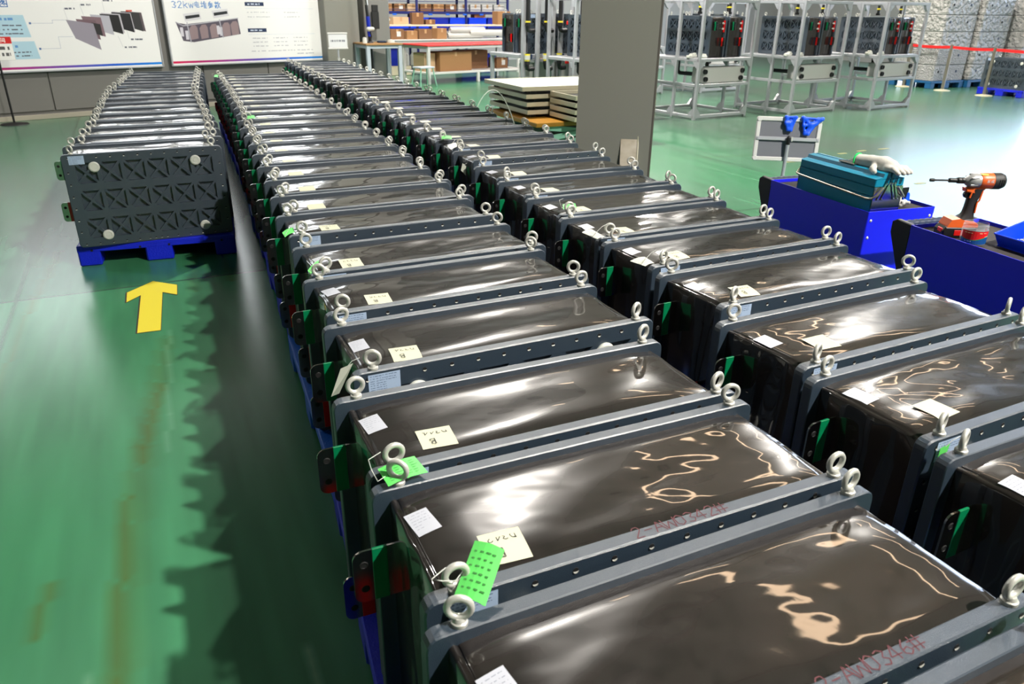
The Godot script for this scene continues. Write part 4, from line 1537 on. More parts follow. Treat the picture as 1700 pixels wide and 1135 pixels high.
func toolbox(o: Vector3, turn: float) -> void:
	var t := thing("toolbox", "teal cantilever metal toolbox with a steel handle on the blue cart", "toolbox", o, turn)
	var w := 0.155; var l := 0.48
	var st := ST()
	box(st, Vector3(w / 2, 0.036, l / 2), Vector3(w, 0.072, l - 0.004), 0.003)
	obj("lower_box", st, M.teal, t)
	for s: int in [0, 1]:
		var cx := w * (0.25 + 0.5 * s)
		st = ST()
		box(st, Vector3(cx, 0.0925, l / 2), Vector3(w / 2 - 0.002, 0.037, l), 0.003)
		obj("middle_tray", st, M.teal, t)
		st = ST()
		box(st, Vector3(cx, 0.130, l / 2), Vector3(w / 2 - 0.003, 0.034, l + 0.004), 0.003)
		obj("upper_tray", st, M.teal, t)
		# each lid slopes up to a raised ridge along the middle
		var sx := 1.0 if s == 0 else -1.0
		var x0 := 0.0 if s == 0 else w
		st = ST()
		prism(st, P2([x0, 0.147, x0 + sx * 0.036, 0.154, x0 + sx * 0.040, 0.168, x0 + sx * 0.070, 0.172, x0 + sx * 0.0755, 0.150, x0 + sx * 0.0755, 0.147]), -0.003, l + 0.003)
		obj("lid", st, M.teal, t)
		st = ST()
		box(st, Vector3(w / 2 - sx * 0.022, 0.1745, l * 0.52), Vector3(0.030, 0.007, 0.10), 0.002)
		obj("latch", st, M.chrome, t)
		# carrying handle folded down on each side
		var hx: float = -0.014 if s == 0 else w + 0.014
		st = ST()
		tube(st, [Vector3(cx, 0.112, l + 0.012), Vector3(lerpf(cx, hx, 0.55), 0.080, l + 0.014), Vector3(hx + sx * 0.004, 0.066, l + 0.004), Vector3(hx, 0.064, l - 0.02), Vector3(hx, 0.080, 0.03), Vector3(hx, 0.083, 0.0), Vector3(hx + sx * 0.02, 0.095, -0.012), Vector3(cx, 0.112, -0.012)], 0.0048, 9)
		obj("carrying_handle", st, M.handle_steel, t)
	for z in [l, 0.0]:
		var out: float = 1.0 if z > 0 else -1.0
		st = ST()
		box(st, Vector3(w / 2, 0.058, z + out * 0.002), Vector3(w - 0.004, 0.112, 0.003), 0.0006)
		obj("end_plate", st, M.chrome, t)
		for q in [[0.025, 0.06, 0.055, 0.128], [0.045, 0.06, 0.073, 0.128], [0.130, 0.06, 0.100, 0.128], [0.110, 0.06, 0.085, 0.128]]:
			st = ST()
			var a := Vector3(q[0], q[1], z + out * 0.007)
			var b := Vector3(q[2], q[3], z + out * 0.007)
			var mid := (a + b) / 2
			box(st, Vector3.ZERO, Vector3(a.distance_to(b), 0.009, 0.003), 0.0008, Transform3D(Basis(Vector3.BACK, atan2(b.y - a.y, b.x - a.x)), mid))
			for e in [a, b]:
				lathe(st, [Vector2(0, 0.004), Vector2(0.004, 0.003), Vector2(0.0045, 0)], 10, Transform3D(Basis.from_euler(Vector3(PI / 2 * out, 0, 0)), e + Vector3(0, 0, out * 0.001)))
			obj("linkage_arm", st, M.chrome, t)

func glove(called: String, label: String, pts: Array, m: Material, fingers: Array, hem: Material = null, cell := 0.0035) -> Node3D:
	# pts: wrist start, wrist end and palm as [point, radius]; fingers: lists of [point, radius]
	var t := thing(called, label, "glove")
	var caps := []
	for i in pts.size() - 1:
		caps.append([pts[i][0], pts[i + 1][0], pts[i][1], pts[i + 1][1]])
	for f in fingers:
		for i in f.size() - 1:
			caps.append([f[i][0], f[i + 1][0], f[i][1], f[i + 1][1]])
	var st := ST()
	blob(st, caps, 0.008, cell)
	obj("glove_body", st, m, t)
	if hem != null:
		st = ST()
		var d: Vector3 = (pts[1][0] - pts[0][0]).normalized()
		var f := frame_of(d)
		var ring := []
		for k in 20:
			var a := TAU * k / 20
			ring.append(pts[0][0] - d * 0.006 + (f[0] * cos(a) + f[1] * sin(a)) * (pts[0][1] + 0.001))
		tube(st, ring, 0.0045, 6, true)
		obj("hem", st, hem, t)
	return t

func drill(o: Vector3, turn: float) -> void:
	var t := thing("impact_driver", "orange and black cordless impact driver standing on its battery", "power tool", o, turn)
	t.scale = Vector3.ONE * 0.95
	# local x along the barrel (the bit points to -x), y up
	var ax := func(x: float) -> Transform3D: return Transform3D(Basis(Vector3.BACK, -PI / 2), Vector3(x, 0.226, 0))
	var st := ST()
	lathe(st, [Vector2(0, 0), Vector2(0.0062, 0), Vector2(0.0068, 0.002), Vector2(0.0068, 0.016), Vector2(0.0045, 0.018), Vector2(0.0038, 0.020), Vector2(0.0038, 0.078)], 14, ax.call(-0.170), true)
	obj("driver_bit", st, M.dark, t)
	st = ST()
	lathe(st, [Vector2(0.0, 0), Vector2(0.008, 0), Vector2(0.009, 0.002), Vector2(0.009, 0.028), Vector2(0.0075, 0.031), Vector2(0.0115, 0.033), Vector2(0.0125, 0.037), Vector2(0.0125, 0.044), Vector2(0.0115, 0.047), Vector2(0.0125, 0.050), Vector2(0.0125, 0.058), Vector2(0.010, 0.062)], 18, ax.call(-0.096))
	obj("chuck", st, M.black, t)
	st = ST()
	lathe(st, [Vector2(0.010, 0), Vector2(0.0135, 0.004), Vector2(0.020, 0.012), Vector2(0.026, 0.022), Vector2(0.0285, 0.034), Vector2(0.0285, 0.060)], 22, ax.call(-0.036), true)
	for k in 6:
		var a := TAU * k / 6
		box(st, Vector3(-0.006, 0.226 + cos(a) * 0.0265, sin(a) * 0.0265), Vector3(0.03, 0.006, 0.006), 0.001)
	obj("gear_case", st, M.cast_grey, t)
	st = ST()
	lathe(st, [Vector2(0.0288, 0), Vector2(0.0305, 0.003), Vector2(0.0315, 0.02), Vector2(0.0312, 0.05), Vector2(0.029, 0.064)], 22, ax.call(0.020), true)
	prism(st, P2([-0.030, 0.198, 0.030, 0.205, 0.058, 0.205, 0.040, 0.186, 0.010, 0.176, -0.026, 0.184]), -0.017, 0.017, Transform3D.IDENTITY, 0.004)
	obj("motor_housing", st, M.orange, t)
	st = ST()
	lathe(st, [Vector2(0.0, 0.052), Vector2(0.018, 0.051), Vector2(0.027, 0.045), Vector2(0.0322, 0.032), Vector2(0.0322, 0.0), Vector2(0.029, 0.0)], 22, ax.call(0.070))
	obj("rear_cap", st, M.rubber, t)
	st = ST()
	for k in 3:
		box(st, Vector3(0.088 + k * 0.008, 0.226, 0.0318), Vector3(0.003, 0.022, 0.003), 0.0006)
	obj("vent", st, M.hole, t)
	st = ST()
	box(st, Vector3(0.032, 0.252, 0.012), Vector3(0.026, 0.006, 0.014), 0.002)
	obj("yellow_sticker", st, M.yellow, t)
	# handle and trigger
	st = ST()
	var hp := [[0.022, 0.196, 0.020, 0.026], [0.020, 0.178, 0.018, 0.023], [0.013, 0.150, 0.017, 0.021], [0.011, 0.120, 0.0165, 0.021], [0.010, 0.098, 0.018, 0.023], [0.006, 0.078, 0.021, 0.030], [-0.004, 0.066, 0.023, 0.044]]
	var rings := []
	for q in hp:
		var r := []
		for k in 18:
			var a := TAU * k / 18
			var c := cos(a)
			var s := sin(a)
			r.append(Vector3(q[0] + q[3] * signf(c) * pow(absf(c), 0.75), q[1], q[2] * signf(s) * pow(absf(s), 0.75)))
		rings.append(r)
	smooth(st)
	for i in rings.size() - 1:
		join(st, rings[i], rings[i + 1])
	flat(st)
	obj("handle", st, M.rubber, t)
	st = ST()
	tube(st, [Vector3(0.040, 0.190, 0.014), Vector3(0.034, 0.150, 0.0165), Vector3(0.027, 0.142, 0.0175), Vector3(0.027, 0.100, 0.0178)], 0.0035, 6)
	tube(st, [Vector3(-0.002, 0.184, 0.015), Vector3(-0.006, 0.160, 0.015)], 0.0035, 6)
	obj("handle_trim", st, M.orange, t)
	st = ST()
	prism(st, P2([-0.004, 0.184, -0.022, 0.180, -0.026, 0.172, -0.021, 0.160, -0.008, 0.154, -0.002, 0.156]), -0.008, 0.008, Transform3D.IDENTITY, 0.002)
	obj("trigger", st, M.black, t)
	# foot and battery; the battery juts out to the front left
	st = ST()
	prism(st, P2([-0.075, 0.050, -0.062, 0.074, -0.030, 0.080, -0.012, 0.072, 0.034, 0.066, 0.046, 0.056, 0.044, 0.046, -0.076, 0.044]), -0.036, 0.036, Transform3D.IDENTITY, 0.005)
	obj("foot", st, M.orange, t)
	st = ST()
	prism(st, P2([-0.088, 0.006, -0.090, 0.030, -0.080, 0.046, 0.044, 0.046, 0.046, 0.004, 0.040, 0.0, -0.082, 0.0]), -0.038, 0.038, Transform3D.IDENTITY, 0.005)
	obj("battery", st, M.black, t)
	st = ST()
	box(st, Vector3(-0.020, 0.023, 0.0385), Vector3(0.05, 0.022, 0.002), 0.0006)
	box(st, Vector3(-0.0885, 0.030, 0.010), Vector3(0.006, 0.016, 0.03), 0.001, at(0, 0, 0, 0, 0, 0))
	obj("battery_label", st, M.red, t)
	st = ST()
	ink_strokes(st, "东成", Vector3(0.036, 0.236, 0.0322), Vector3(1, 0, 0), Vector3(0, -1, 0.0), 0.0125, 0.0016, 1.25)
	obj("lettering", st, M.white_paint, t)

func carts() -> void:
	var yaw := -0.12
	var c1 := Vector3(2.80, 0, -2.83)
	var c2 := Vector3(2.71, 0, -1.95)
	var b := Basis(Vector3.UP, yaw)
	cart(c1, yaw, "blue metal tool cart under the teal toolbox")
	cart(c2, yaw, "blue metal tool cart under the impact driver and the blue bin")
	toolbox(c1 + b * Vector3(0.022, 0.640, 0.168), yaw)
	# white cotton work glove lying across the lid
	var g := [[Vector3(2.850, 0.833, -2.405), 0.026], [Vector3(2.853, 0.836, -2.34), 0.027], [Vector3(2.853, 0.836, -2.275), 0.033], [Vector3(2.848, 0.830, -2.235), 0.033]]
	var f := []
	for k in 4:
		var x := 2.822 + k * 0.019
		f.append([[Vector3(x, 0.830, -2.235), 0.012], [Vector3(x - 0.006 + k * 0.004, 0.836 - absf(k - 1.5) * 0.003, -2.195), 0.0108], [Vector3(x - 0.012 + k * 0.006, 0.820, -2.155 - absf(k - 1.5) * 0.006), 0.0092]])
	f.append([[Vector3(2.830, 0.828, -2.30), 0.014], [Vector3(2.800, 0.820, -2.285), 0.0125], [Vector3(2.785, 0.812, -2.262), 0.011]])
	for c in g: c[0] += Vector3(0.0, -0.004, 0.03)
	for c in f:
		for e in c: e[0] += Vector3(0.0, -0.004, 0.03)
	glove("work_glove", "white knitted work glove with a green hem lying on the teal toolbox", g, M.cotton, f, M.green_hem)
	# crumpled tissue, blue glove scrap and a dark card beside the toolbox
	rng.seed = 101
	var caps := []
	var o := c1 + b * Vector3(0.250, 0.648, 0.60)
	for k in 9:
		var p := o + Vector3(rng.randf_range(-0.028, 0.028), rng.randf_range(0.0, 0.028), rng.randf_range(-0.02, 0.02))
		caps.append([p, p + Vector3(rng.randf_range(-0.02, 0.02), rng.randf_range(-0.004, 0.016), rng.randf_range(-0.016, 0.016)), 0.008, 0.006])
	var st := ST()
	blob(st, caps, 0.004, 0.0035)
	tag(obj("tissue", st, M.cotton), "crumpled white tissue on the cart beside the toolbox", "tissue")
	caps = []
	o = c1 + b * Vector3(0.280, 0.645, 0.585)
	for k in 4:
		var p := o + Vector3(-0.012 + k * 0.01, 0.012, -0.004)
		caps.append([p, p + Vector3(rng.randf_range(-0.01, 0.01), 0.034 + 0.008 * (k % 2), rng.randf_range(-0.008, 0.008)), 0.006, 0.003])
	st = ST()
	blob(st, caps, 0.004, 0.003)
	tag(obj("glove_scrap", st, M.nitrile), "small crumpled blue rubber glove behind the white tissue", "glove")
	st = ST()
	box(st, Vector3(0.285, 0.680, 0.545), Vector3(0.062, 0.075, 0.018), 0.002, Transform3D(b, c1))
	tag(obj("dark_box", st, mat(Color(0.09, 0.07, 0.11), 0.25)), "small dark box standing on the cart behind the blue glove scrap", "box")
	drill(c2 + b * Vector3(0.100, 0.640, 0.140), deg_to_rad(-27.0))
	# clear jar with a printed band
	var t := thing("plastic_jar", "clear plastic jar with a red and blue label beside the driver", "jar", c2 + b * Vector3(0.062, 0.640, 0.232), 0)
	st = ST()
	lathe(st, [Vector2(0, 0.0), Vector2(0.040, 0.0), Vector2(0.044, 0.004), Vector2(0.044, 0.058), Vector2(0.041, 0.064), Vector2(0.041, 0.067), Vector2(0.0425, 0.068), Vector2(0.041, 0.070), Vector2(0.0425, 0.073), Vector2(0.041, 0.075), Vector2(0.041, 0.082)], 30)
	obj("jar_body", st, M.clear, t)
	var im := img(256, 128, Color(0.80, 0.10, 0.10))
	for x: int in 256:
		var y := 62 + int(26.0 * sin(x * 0.02 + 0.3))
		im.fill_rect(Rect2i(x, y, 1, 8), Color(0.10, 0.50, 0.30))
		im.fill_rect(Rect2i(x, y + 8, 1, 128 - y - 8), Color(0.07, 0.28, 0.52))
	for q in [[20, 16], [110, 14], [150, 50], [200, 70]]:
		scrawl(im, q[0], q[1], 50, 6, Color(0.92, 0.82, 0.60), 10)
	scrawl(im, 30, 100, 40, 5, Color(0.85, 0.88, 0.9), 8)
	st = ST()
	for k in 16:
		var a0 := deg_to_rad(205.0 - 190.0 * k / 16.0)
		var a1 := deg_to_rad(205.0 - 190.0 * (k + 1) / 16.0)
		var r := 0.0446
		quad(st, Vector3(cos(a0) * r, 0.056, sin(a0) * r), Vector3(cos(a1) * r, 0.056, sin(a1) * r), Vector3(cos(a1) * r, 0.008, sin(a1) * r), Vector3(cos(a0) * r, 0.008, sin(a0) * r), Vector2(k / 16.0, 0), Vector2((k + 1) / 16.0, 1))
	obj("label_band", st, pic(im, 0.4), t)
	st = ST()
	lathe(st, [Vector2(0, 0.03), Vector2(0.020, 0.028), Vector2(0.0395, 0.022), Vector2(0.0395, 0.002), Vector2(0, 0.002)], 20)
	obj("contents", st, M.dark, t)
	# blue picking bin full of bolts
	var bx := Transform3D(b, c2) * at(0.112, 0.6405, 0.270)
	t = thing("picking_bin", "bright blue plastic picking bin holding bolts on the nearer cart", "bin")
	st = ST()
	var w := 0.20; var l := 0.30; var lo := 0.045; var hi := 0.095; var th := 0.003; var fl := 0.018
	var bot := [Vector3(fl, 0, fl), Vector3(w - 0.01, 0, fl), Vector3(w - 0.01, 0, l - fl), Vector3(fl, 0, l - fl)]
	var top := [Vector3(0, lo, 0.004), Vector3(w, hi, 0), Vector3(w, hi, l), Vector3(0, lo, l - 0.004)]
	for i in 4:
		var j := (i + 1) % 4
		var cen := Vector3(w / 2, 0.05, l / 2)
		var q := [bot[i], bot[j], top[j], top[i]]
		var inn := []
		for p: Vector3 in q:
			inn.append(p + (Vector3(cen.x, p.y, cen.z) - p).normalized() * th * 1.4)
		for pp in [[q[0], q[1], q[2], q[3]], [inn[3], inn[2], inn[1], inn[0]], [q[3], q[2], inn[2], inn[3]]]:
			quad(st, bx * pp[0], bx * pp[1], bx * pp[2], bx * pp[3])
		tube(st, [bx * q[3], bx * q[2]], 0.0035, 6)
	box(st, Vector3(w / 2, 0.002, l / 2), Vector3(w - 0.03, 0.004, l - 0.03), 0, bx)
	obj("bin_shell", st, M.bin_blue, t)
	var mm := MultiMesh.new()
	mm.transform_format = MultiMesh.TRANSFORM_3D
	st = ST()
	lathe(st, [Vector2(0, 0.006), Vector2(0.0065, 0.006), Vector2(0.0065, 0.001), Vector2(0.004, 0.0), Vector2(0.0035, -0.001), Vector2(0.0035, -0.02), Vector2(0, -0.02)], 6)
	st.generate_normals()
	mm.mesh = st.commit()
	mm.instance_count = 150
	for k in 150:
		var u := rng.randf()
		var v := rng.randf()
		var p := Vector3(lerpf(0.035, w - 0.03, u), 0.014 + rng.randf() * 0.03 * (0.4 + u), lerpf(0.05, l - 0.04, v))
		mm.set_instance_transform(k, bx * Transform3D(Basis.from_euler(Vector3(rng.randf() * TAU, rng.randf() * TAU, rng.randf() * TAU)), p))
	var mi := MultiMeshInstance3D.new()
	mi.name = "loose_bolts"
	mi.multimesh = mm
	mi.material_override = M.zinc
	add_child(mi)
	tag(mi, "loose zinc bolts lying in the blue picking bin", "bolts")
	bulk(mi)
	# sign board on a pole with two blue gloves hung over it
	var bo := Transform3D(Basis.from_euler(Vector3(deg_to_rad(-6.0), deg_to_rad(-27.0), deg_to_rad(-1.5))), Vector3(3.672, 0.682, -3.632))
	t = thing("sign_stand", "sign board on a pole seen from behind, two blue gloves hung over it", "sign")
	st = ST()
	box(st, Vector3.ZERO, Vector3(0.385, 0.245, 0.006), 0, bo)
	obj("back_panel", st, mat(Color(0.40, 0.41, 0.44), 0.6), t)
	st = ST()
	for s: float in [-1.0, 1.0]:
		box(st, Vector3(s * 0.192, 0, 0.002), Vector3(0.026, 0.215, 0.018), 0.004, bo)
		box(st, Vector3(0, s * 0.122, 0.002), Vector3(0.360, 0.026, 0.018), 0.004, bo)
	obj("frame", st, M.white_paint, t)
	for s: float in [-1.0, 1.0]:
		for s2 in [-1.0, 1.0]:
			st = ST()
			prism(st, rrect(0.032, 0.032, 0.014, 4), -0.008, 0.012, bo * at(s * 0.1895, s2 * 0.1195, 0.001), 0.003)
			obj("frame_corner", st, M.white_paint, t)
	st = ST()
	box(st, Vector3(0, 0.004, 0.014), Vector3(0.395, 0.022, 0.006), 0.002, bo)
	for s: float in [-1.0, 1.0]:
		lathe(st, [Vector2(0, 0.004), Vector2(0.005, 0.003), Vector2(0.006, 0)], 10, bo * at(s * 0.186, 0.004, 0.017, 90, 0, 0))
	obj("cross_bar", st, M.alu, t)
	var head := bo * Vector3(0.0, 0.0, 0.034)
	st = ST()
	blob(st, [[head, head + Vector3(0, 0.012, 0), 0.013, 0.012]], 0.004, 0.004)
	tube(st, [head + Vector3(0, -0.03, 0), head], 0.012, 12)
	obj("pole_joint", st, M.black, t)
	st = ST()
	for s: float in [-1.0, 1.0]:
		box(st, bo * Vector3(0.022, 0.004 + s * 0.008, 0.03), Vector3(0.012, 0.012, 0.004), 0.001)
	obj("wing_nut", st, M.zinc, t)
	st = ST()
	tube(st, [Vector3(head.x - 0.012, 0.012, head.z), head + Vector3(0, -0.026, 0)], 0.0115, 14)
	obj("pole", st, M.alu, t)
	st = ST()
	lathe(st, [Vector2(0, 0.016), Vector2(0.03, 0.016), Vector2(0.13, 0.008), Vector2(0.14, 0.0)], 28, at(head.x - 0.012, 0, head.z))
	obj("pole_base", st, M.alu, t)
	var k2 := 0
	for q in [[[-0.030, 0.136, 0.030, 0.136, 0.010, 0.058, -0.012, 0.062, -0.030, 0.10]], [[0.075, 0.136, 0.190, 0.130, 0.198, 0.134, 0.16, 0.10, 0.118, 0.038, 0.098, 0.04, 0.084, 0.09]]]:
		var pl: Array = q[0]
		caps = []
		var n := pl.size() / 2
		for i in n:
			var j := (i + 1) % n
			var za := 0.022 + 0.006 * sin(i * 2.1)
			var zb := 0.022 + 0.006 * sin(j * 2.1)
			caps.append([bo * Vector3(pl[i * 2], pl[i * 2 + 1], za), bo * Vector3(pl[j * 2], pl[j * 2 + 1], zb), 0.007, 0.007])
		var cx := 0.0
		var cy := 0.0
		for i in n:
			cx += pl[i * 2] / n
			cy += pl[i * 2 + 1] / n
		for i in n:
			caps.append([bo * Vector3(cx, cy, 0.019), bo * Vector3(pl[i * 2], pl[i * 2 + 1], 0.022), 0.011, 0.007])
		# the cuff folded over the top edge
		caps.append([bo * Vector3(pl[0], 0.138, 0.014), bo * Vector3(pl[0] + 0.01, 0.10, -0.014), 0.006, 0.006])
		caps.append([bo * Vector3(pl[2] - 0.02, 0.138, 0.014), bo * Vector3(pl[2] - 0.03, 0.10, -0.014), 0.006, 0.006])
		st = ST()
		blob(st, caps, 0.012, 0.004)
		tag(obj("rubber_glove", st, M.nitrile), ["small blue rubber glove draped over the middle of the sign board", "large blue rubber glove draped over the right corner of the sign board"][k2], "glove")
		k2 += 1

# ---------------------------------------------------------------- the far end: benches, shelves, boxes
func bench(called: String, label: String, where: Vector3, turn: float, w: float, d: float, h: float, top: Material, legs: Material, shelf := 0.0, leg := 0.05) -> Node3D:
	var t := thing(called, label, "table", where, turn)
	var st := ST()
	box(st, Vector3(w / 2, h - 0.012, -d / 2), Vector3(w + 0.03, 0.024, d + 0.03), 0.003)
	obj("table_top", st, top, t)
	for x in [leg / 2, w - leg / 2]:
		for z in [-leg / 2, -d + leg / 2]:
			st = ST()
			box(st, Vector3(x, (h - 0.024) / 2, z), Vector3(leg, h - 0.024, leg), 0.004)
			obj("leg", st, legs, t)
	st = ST()
	for z in [-leg / 2, -d + leg / 2]:
		box(st, Vector3(w / 2, h - 0.05, z), Vector3(w - 2 * leg, 0.05, leg * 0.7), 0.003)
	for x in [leg / 2, w - leg / 2]:
		box(st, Vector3(x, h - 0.05, -d / 2), Vector3(leg * 0.7, 0.05, d - 2 * leg), 0.003)
	obj("apron", st, legs, t)
	if shelf > 0:
		st = ST()
		box(st, Vector3(w / 2, shelf - 0.02, -d / 2), Vector3(w - 0.004, 0.04, d - 0.02), 0.004)
		obj("lower_shelf", st, legs, t)
		st = ST()
		box(st, Vector3(w / 2, shelf / 2 - 0.02, -0.03), Vector3(0.06, shelf - 0.04, 0.05), 0.004)
		obj("middle_leg", st, legs, t)
	return t

func carton(label: String, where: Vector3, turn: float, s: Vector3, m: Material, mark := 0) -> Node3D:
	var t := thing("carton", label, "box", where, turn, "cartons at the far end")
	var st := ST()
	box(st, Vector3(0, s.y / 2 - 0.002, 0), Vector3(s.x, s.y - 0.004, s.z), 0.004)
	obj("carton_body", st, m, t)
	for k in 2:
		st = ST()
		box(st, Vector3(0, s.y - 0.002, (k - 0.5) * s.z * 0.5), Vector3(s.x * 0.995, 0.004, s.z * 0.49), 0.001)
		obj("flap", st, m, t)
	st = ST()
	box(st, Vector3(0, s.y + 0.0006, 0), Vector3(s.x, 0.001, 0.05))
	box(st, Vector3(0, s.y - 0.04, s.z / 2 + 0.0006), Vector3(0.05, 0.08, 0.001))
	obj("packing_tape", st, M.tape_clear, t)
	if mark == 1:
		st = ST()
		box(st, Vector3(s.x * 0.1, s.y * 0.55, s.z / 2 + 0.001), Vector3(minf(0.09, s.x * 0.4), minf(0.1, s.y * 0.5), 0.001))
		obj("shipping_label", st, M.white_paint, t)
	return t

func crate(label: String, where: Vector3, turn: float, s: Vector3, m: Material, group: String) -> Node3D:
	var t := thing("storage_crate", label, "crate", where, turn, group)
	var st := ST()
	var th := 0.012
	for x: float in [-1.0, 1.0]:
		box(st, Vector3(x * (s.x / 2 - th / 2), s.y / 2, 0), Vector3(th, s.y, s.z), 0.003)
		box(st, Vector3(0, s.y / 2, x * (s.z / 2 - th / 2)), Vector3(s.x - 2 * th, s.y, th), 0.003)
	box(st, Vector3(0, 0.006, 0), Vector3(s.x - 2 * th, 0.012, s.z - 2 * th))
	obj("crate_body", st, m, t)
	st = ST()
	for x: float in [-1.0, 1.0]:
		box(st, Vector3(x * (s.x / 2), s.y - 0.014, 0), Vector3(0.016, 0.028, s.z + 0.016), 0.003)
		box(st, Vector3(0, s.y - 0.014, x * (s.z / 2)), Vector3(s.x + 0.016, 0.028, 0.016), 0.003)
	obj("rim", st, m, t)
	return t

func far_end() -> void:
	rng.seed = 111
	# grey bench with a wooden top at the end of the partition
	bench("work_bench", "grey steel work bench with a wooden top beside the pale column", Vector3(3.40, 0, -12.45), 0.10, 0.60, 0.55, 0.86, M.wood, M.bench_grey, 0.0, 0.06)
	var t := thing("desk_lamp", "small desk lamp with a white head on the wooden bench top", "lamp", Vector3(3.54, 0.86, -12.74), 0)
	var st := ST()
	lathe(st, [Vector2(0, 0.02), Vector2(0.05, 0.02), Vector2(0.06, 0.0)], 16)
	tube(st, [Vector3(0, 0.02, 0), Vector3(0.03, 0.10, 0), Vector3(0.0, 0.2, 0.02)], 0.012, 8)
	obj("arm", st, M.dark, t)
	st = ST()
	blob(st, [[Vector3(-0.02, 0.205, 0.02), Vector3(0.05, 0.21, 0.03), 0.035, 0.03]], 0.01, 0.012)
	obj("head", st, M.white_plastic, t)
	st = ST()
	lathe(st, [Vector2(0, 0.09), Vector2(0.03, 0.08), Vector2(0.04, 0.0)], 14, at(-0.10, 0, 0.05))
	obj("cup", st, M.white_plastic, t)
	st = ST()
	lathe(st, [Vector2(0, 0.05), Vector2(0.06, 0.04), Vector2(0.065, 0.0)], 18, at(3.90, 0.86, -12.78))
	tag(obj("white_bowl", st, M.white_plastic), "white plastic bowl lying upside down on the wooden bench", "bowl")
	st = ST()
	box(st, Vector3(3.73, 0.8755, -12.72), Vector3(0.14, 0.03, 0.10), 0.01)
	tag(obj("tape_box", st, M.navy), "flat dark blue box lying on the wooden bench top", "box")
	# long white bench with an upper shelf, seen behind
	t = bench("work_bench", "long white work bench with an upper shelf full of cartons", Vector3(4.75, 0, -16.6), 0.06, 3.5, 0.75, 0.74, M.bench_white, M.bench_white, 0.0, 0.06)
	st = ST()
	box(st, Vector3(1.75, 1.01, -0.58), Vector3(3.52, 0.035, 0.32), 0.003)
	obj("upper_shelf", st, M.cream, t)
	for x in [0.02, 1.49, 3.4]:
		st = ST()
		box(st, Vector3(x + 0.04, 0.865, -0.45), Vector3(0.11, 0.26, 0.05), 0.003)
		obj("shelf_post", st, M.cream, t)
	var wb := Transform3D(Basis(Vector3.UP, 0.06), Vector3(4.75, 0, -16.6))
	# cartons on the bench top
	var names := ["low brown carton at the left end of the white bench", "brown carton with a white label on the white bench", "plain brown carton third from the left on the white bench", "wide brown carton fourth from the left on the white bench", "tall brown carton under the middle post of the bench shelf"]
	var k := 0
	for q in [[0.14, 0.30, 0.16], [0.52, 0.30, 0.20], [0.85, 0.26, 0.17], [1.16, 0.32, 0.20], [1.55, 0.24, 0.22]]:
		carton(names[k], wb * Vector3(q[0], 0.74, -0.22), rng.randf_range(-0.1, 0.2), Vector3(q[1], q[2], 0.24), [M.card, M.card_dark][k % 2], 1 if k == 1 else 0)
		k += 1
	# rolls of bubble wrap
	for q in [[2.2, 0.0], [2.26, 0.11], [2.75, 0.05]]:
		st = ST()
		lathe(st, [Vector2(0, -0.45), Vector2(0.05, -0.45), Vector2(0.066, -0.43), Vector2(0.07, 0.0), Vector2(0.066, 0.43), Vector2(0.05, 0.45), Vector2(0, 0.45)], 16, wb * at(q[0], 0.74 + 0.068 + q[1], -0.26, 0, 4, 90), true)
		tag(obj("wrap_roll", st, M.bubble), ["lower roll of bubble wrap on the white bench", "upper roll of bubble wrap lying on another roll", "right end roll of bubble wrap on the white bench"][k - 5], "wrap roll", "bubble wrap rolls")
		k += 1
	# cartons and paper on the upper shelf
	carton("open pale carton on the upper shelf of the white bench", wb * Vector3(0.75, 1.028, -0.58), 0.1, Vector3(0.36, 0.15, 0.24), M.card_pale)
	carton("square brown carton on the upper shelf left of the post", wb * Vector3(1.17, 1.028, -0.58), -0.1, Vector3(0.26, 0.24, 0.24), M.card_dark)
	carton("flat brown carton on the upper shelf beside the square one", wb * Vector3(1.46, 1.028, -0.58), 0.0, Vector3(0.22, 0.10, 0.24), M.card_dark)
	carton("brown carton with white labels at the right end of the upper shelf", wb * Vector3(3.3, 1.028, -0.58), 0.1, Vector3(0.34, 0.28, 0.26), M.card, 1)
	st = ST()
	blob(st, [[wb * Vector3(0.3, 1.05, -0.56), wb * Vector3(0.42, 1.07, -0.56), 0.03, 0.02], [wb * Vector3(0.42, 1.06, -0.56), wb * Vector3(0.52, 1.12, -0.58), 0.02, 0.03]], 0.02, 0.015)
	tag(obj("crumpled_paper", st, M.white_tag), "crumpled white paper on the upper shelf left of the open carton", "paper")
	# below the bench
	k = 0
	for q in [[0.12, 0.26, 0.5], [0.42, 0.24, 0.48], [2.2, 0.4, 0.4], [2.7, 0.4, 0.4]]:
		crate("dark blue storage crate standing under the white bench, %s" % ["at its left end", "second from its left end", "behind the big carton", "near its right end"][k], wb * Vector3(q[0] + 0.1, 0.0 if k > 1 else 0.20, -0.42), 0, Vector3(q[1], q[2], 0.4), M.bin_dark, "dark crates under the white bench")
		k += 1
	st = ST()
	box(st, wb * Vector3(0.42, 0.1, -0.42), Vector3(0.85, 0.195, 0.5), 0.01)
	tag(obj("cream_chest", st, M.cream), "low cream coloured chest on the floor under the white bench", "chest")
	for q in [[0.78, 0.198], [0.93, 0.198]]:
		st = ST()
		lathe(st, [Vector2(0, 0.0), Vector2(0.06, 0.0), Vector2(0.065, 0.02), Vector2(0.065, 0.2), Vector2(0.03, 0.25), Vector2(0.028, 0.29), Vector2(0, 0.29)], 18, wb * at(q[0], q[1], -0.3))
		tag(obj("clear_bottle", st, M.bubble), ["left one of two hazy plastic bottles under the white bench", "right one of two hazy plastic bottles under the white bench"][0 if q[0] < 0.8 else 1], "bottle", "hazy bottles")
	# blue shelving with rows of crates at the back
	var sh := Transform3D(Basis(Vector3.UP, 0.05), Vector3(4.9, 0, -17.9))
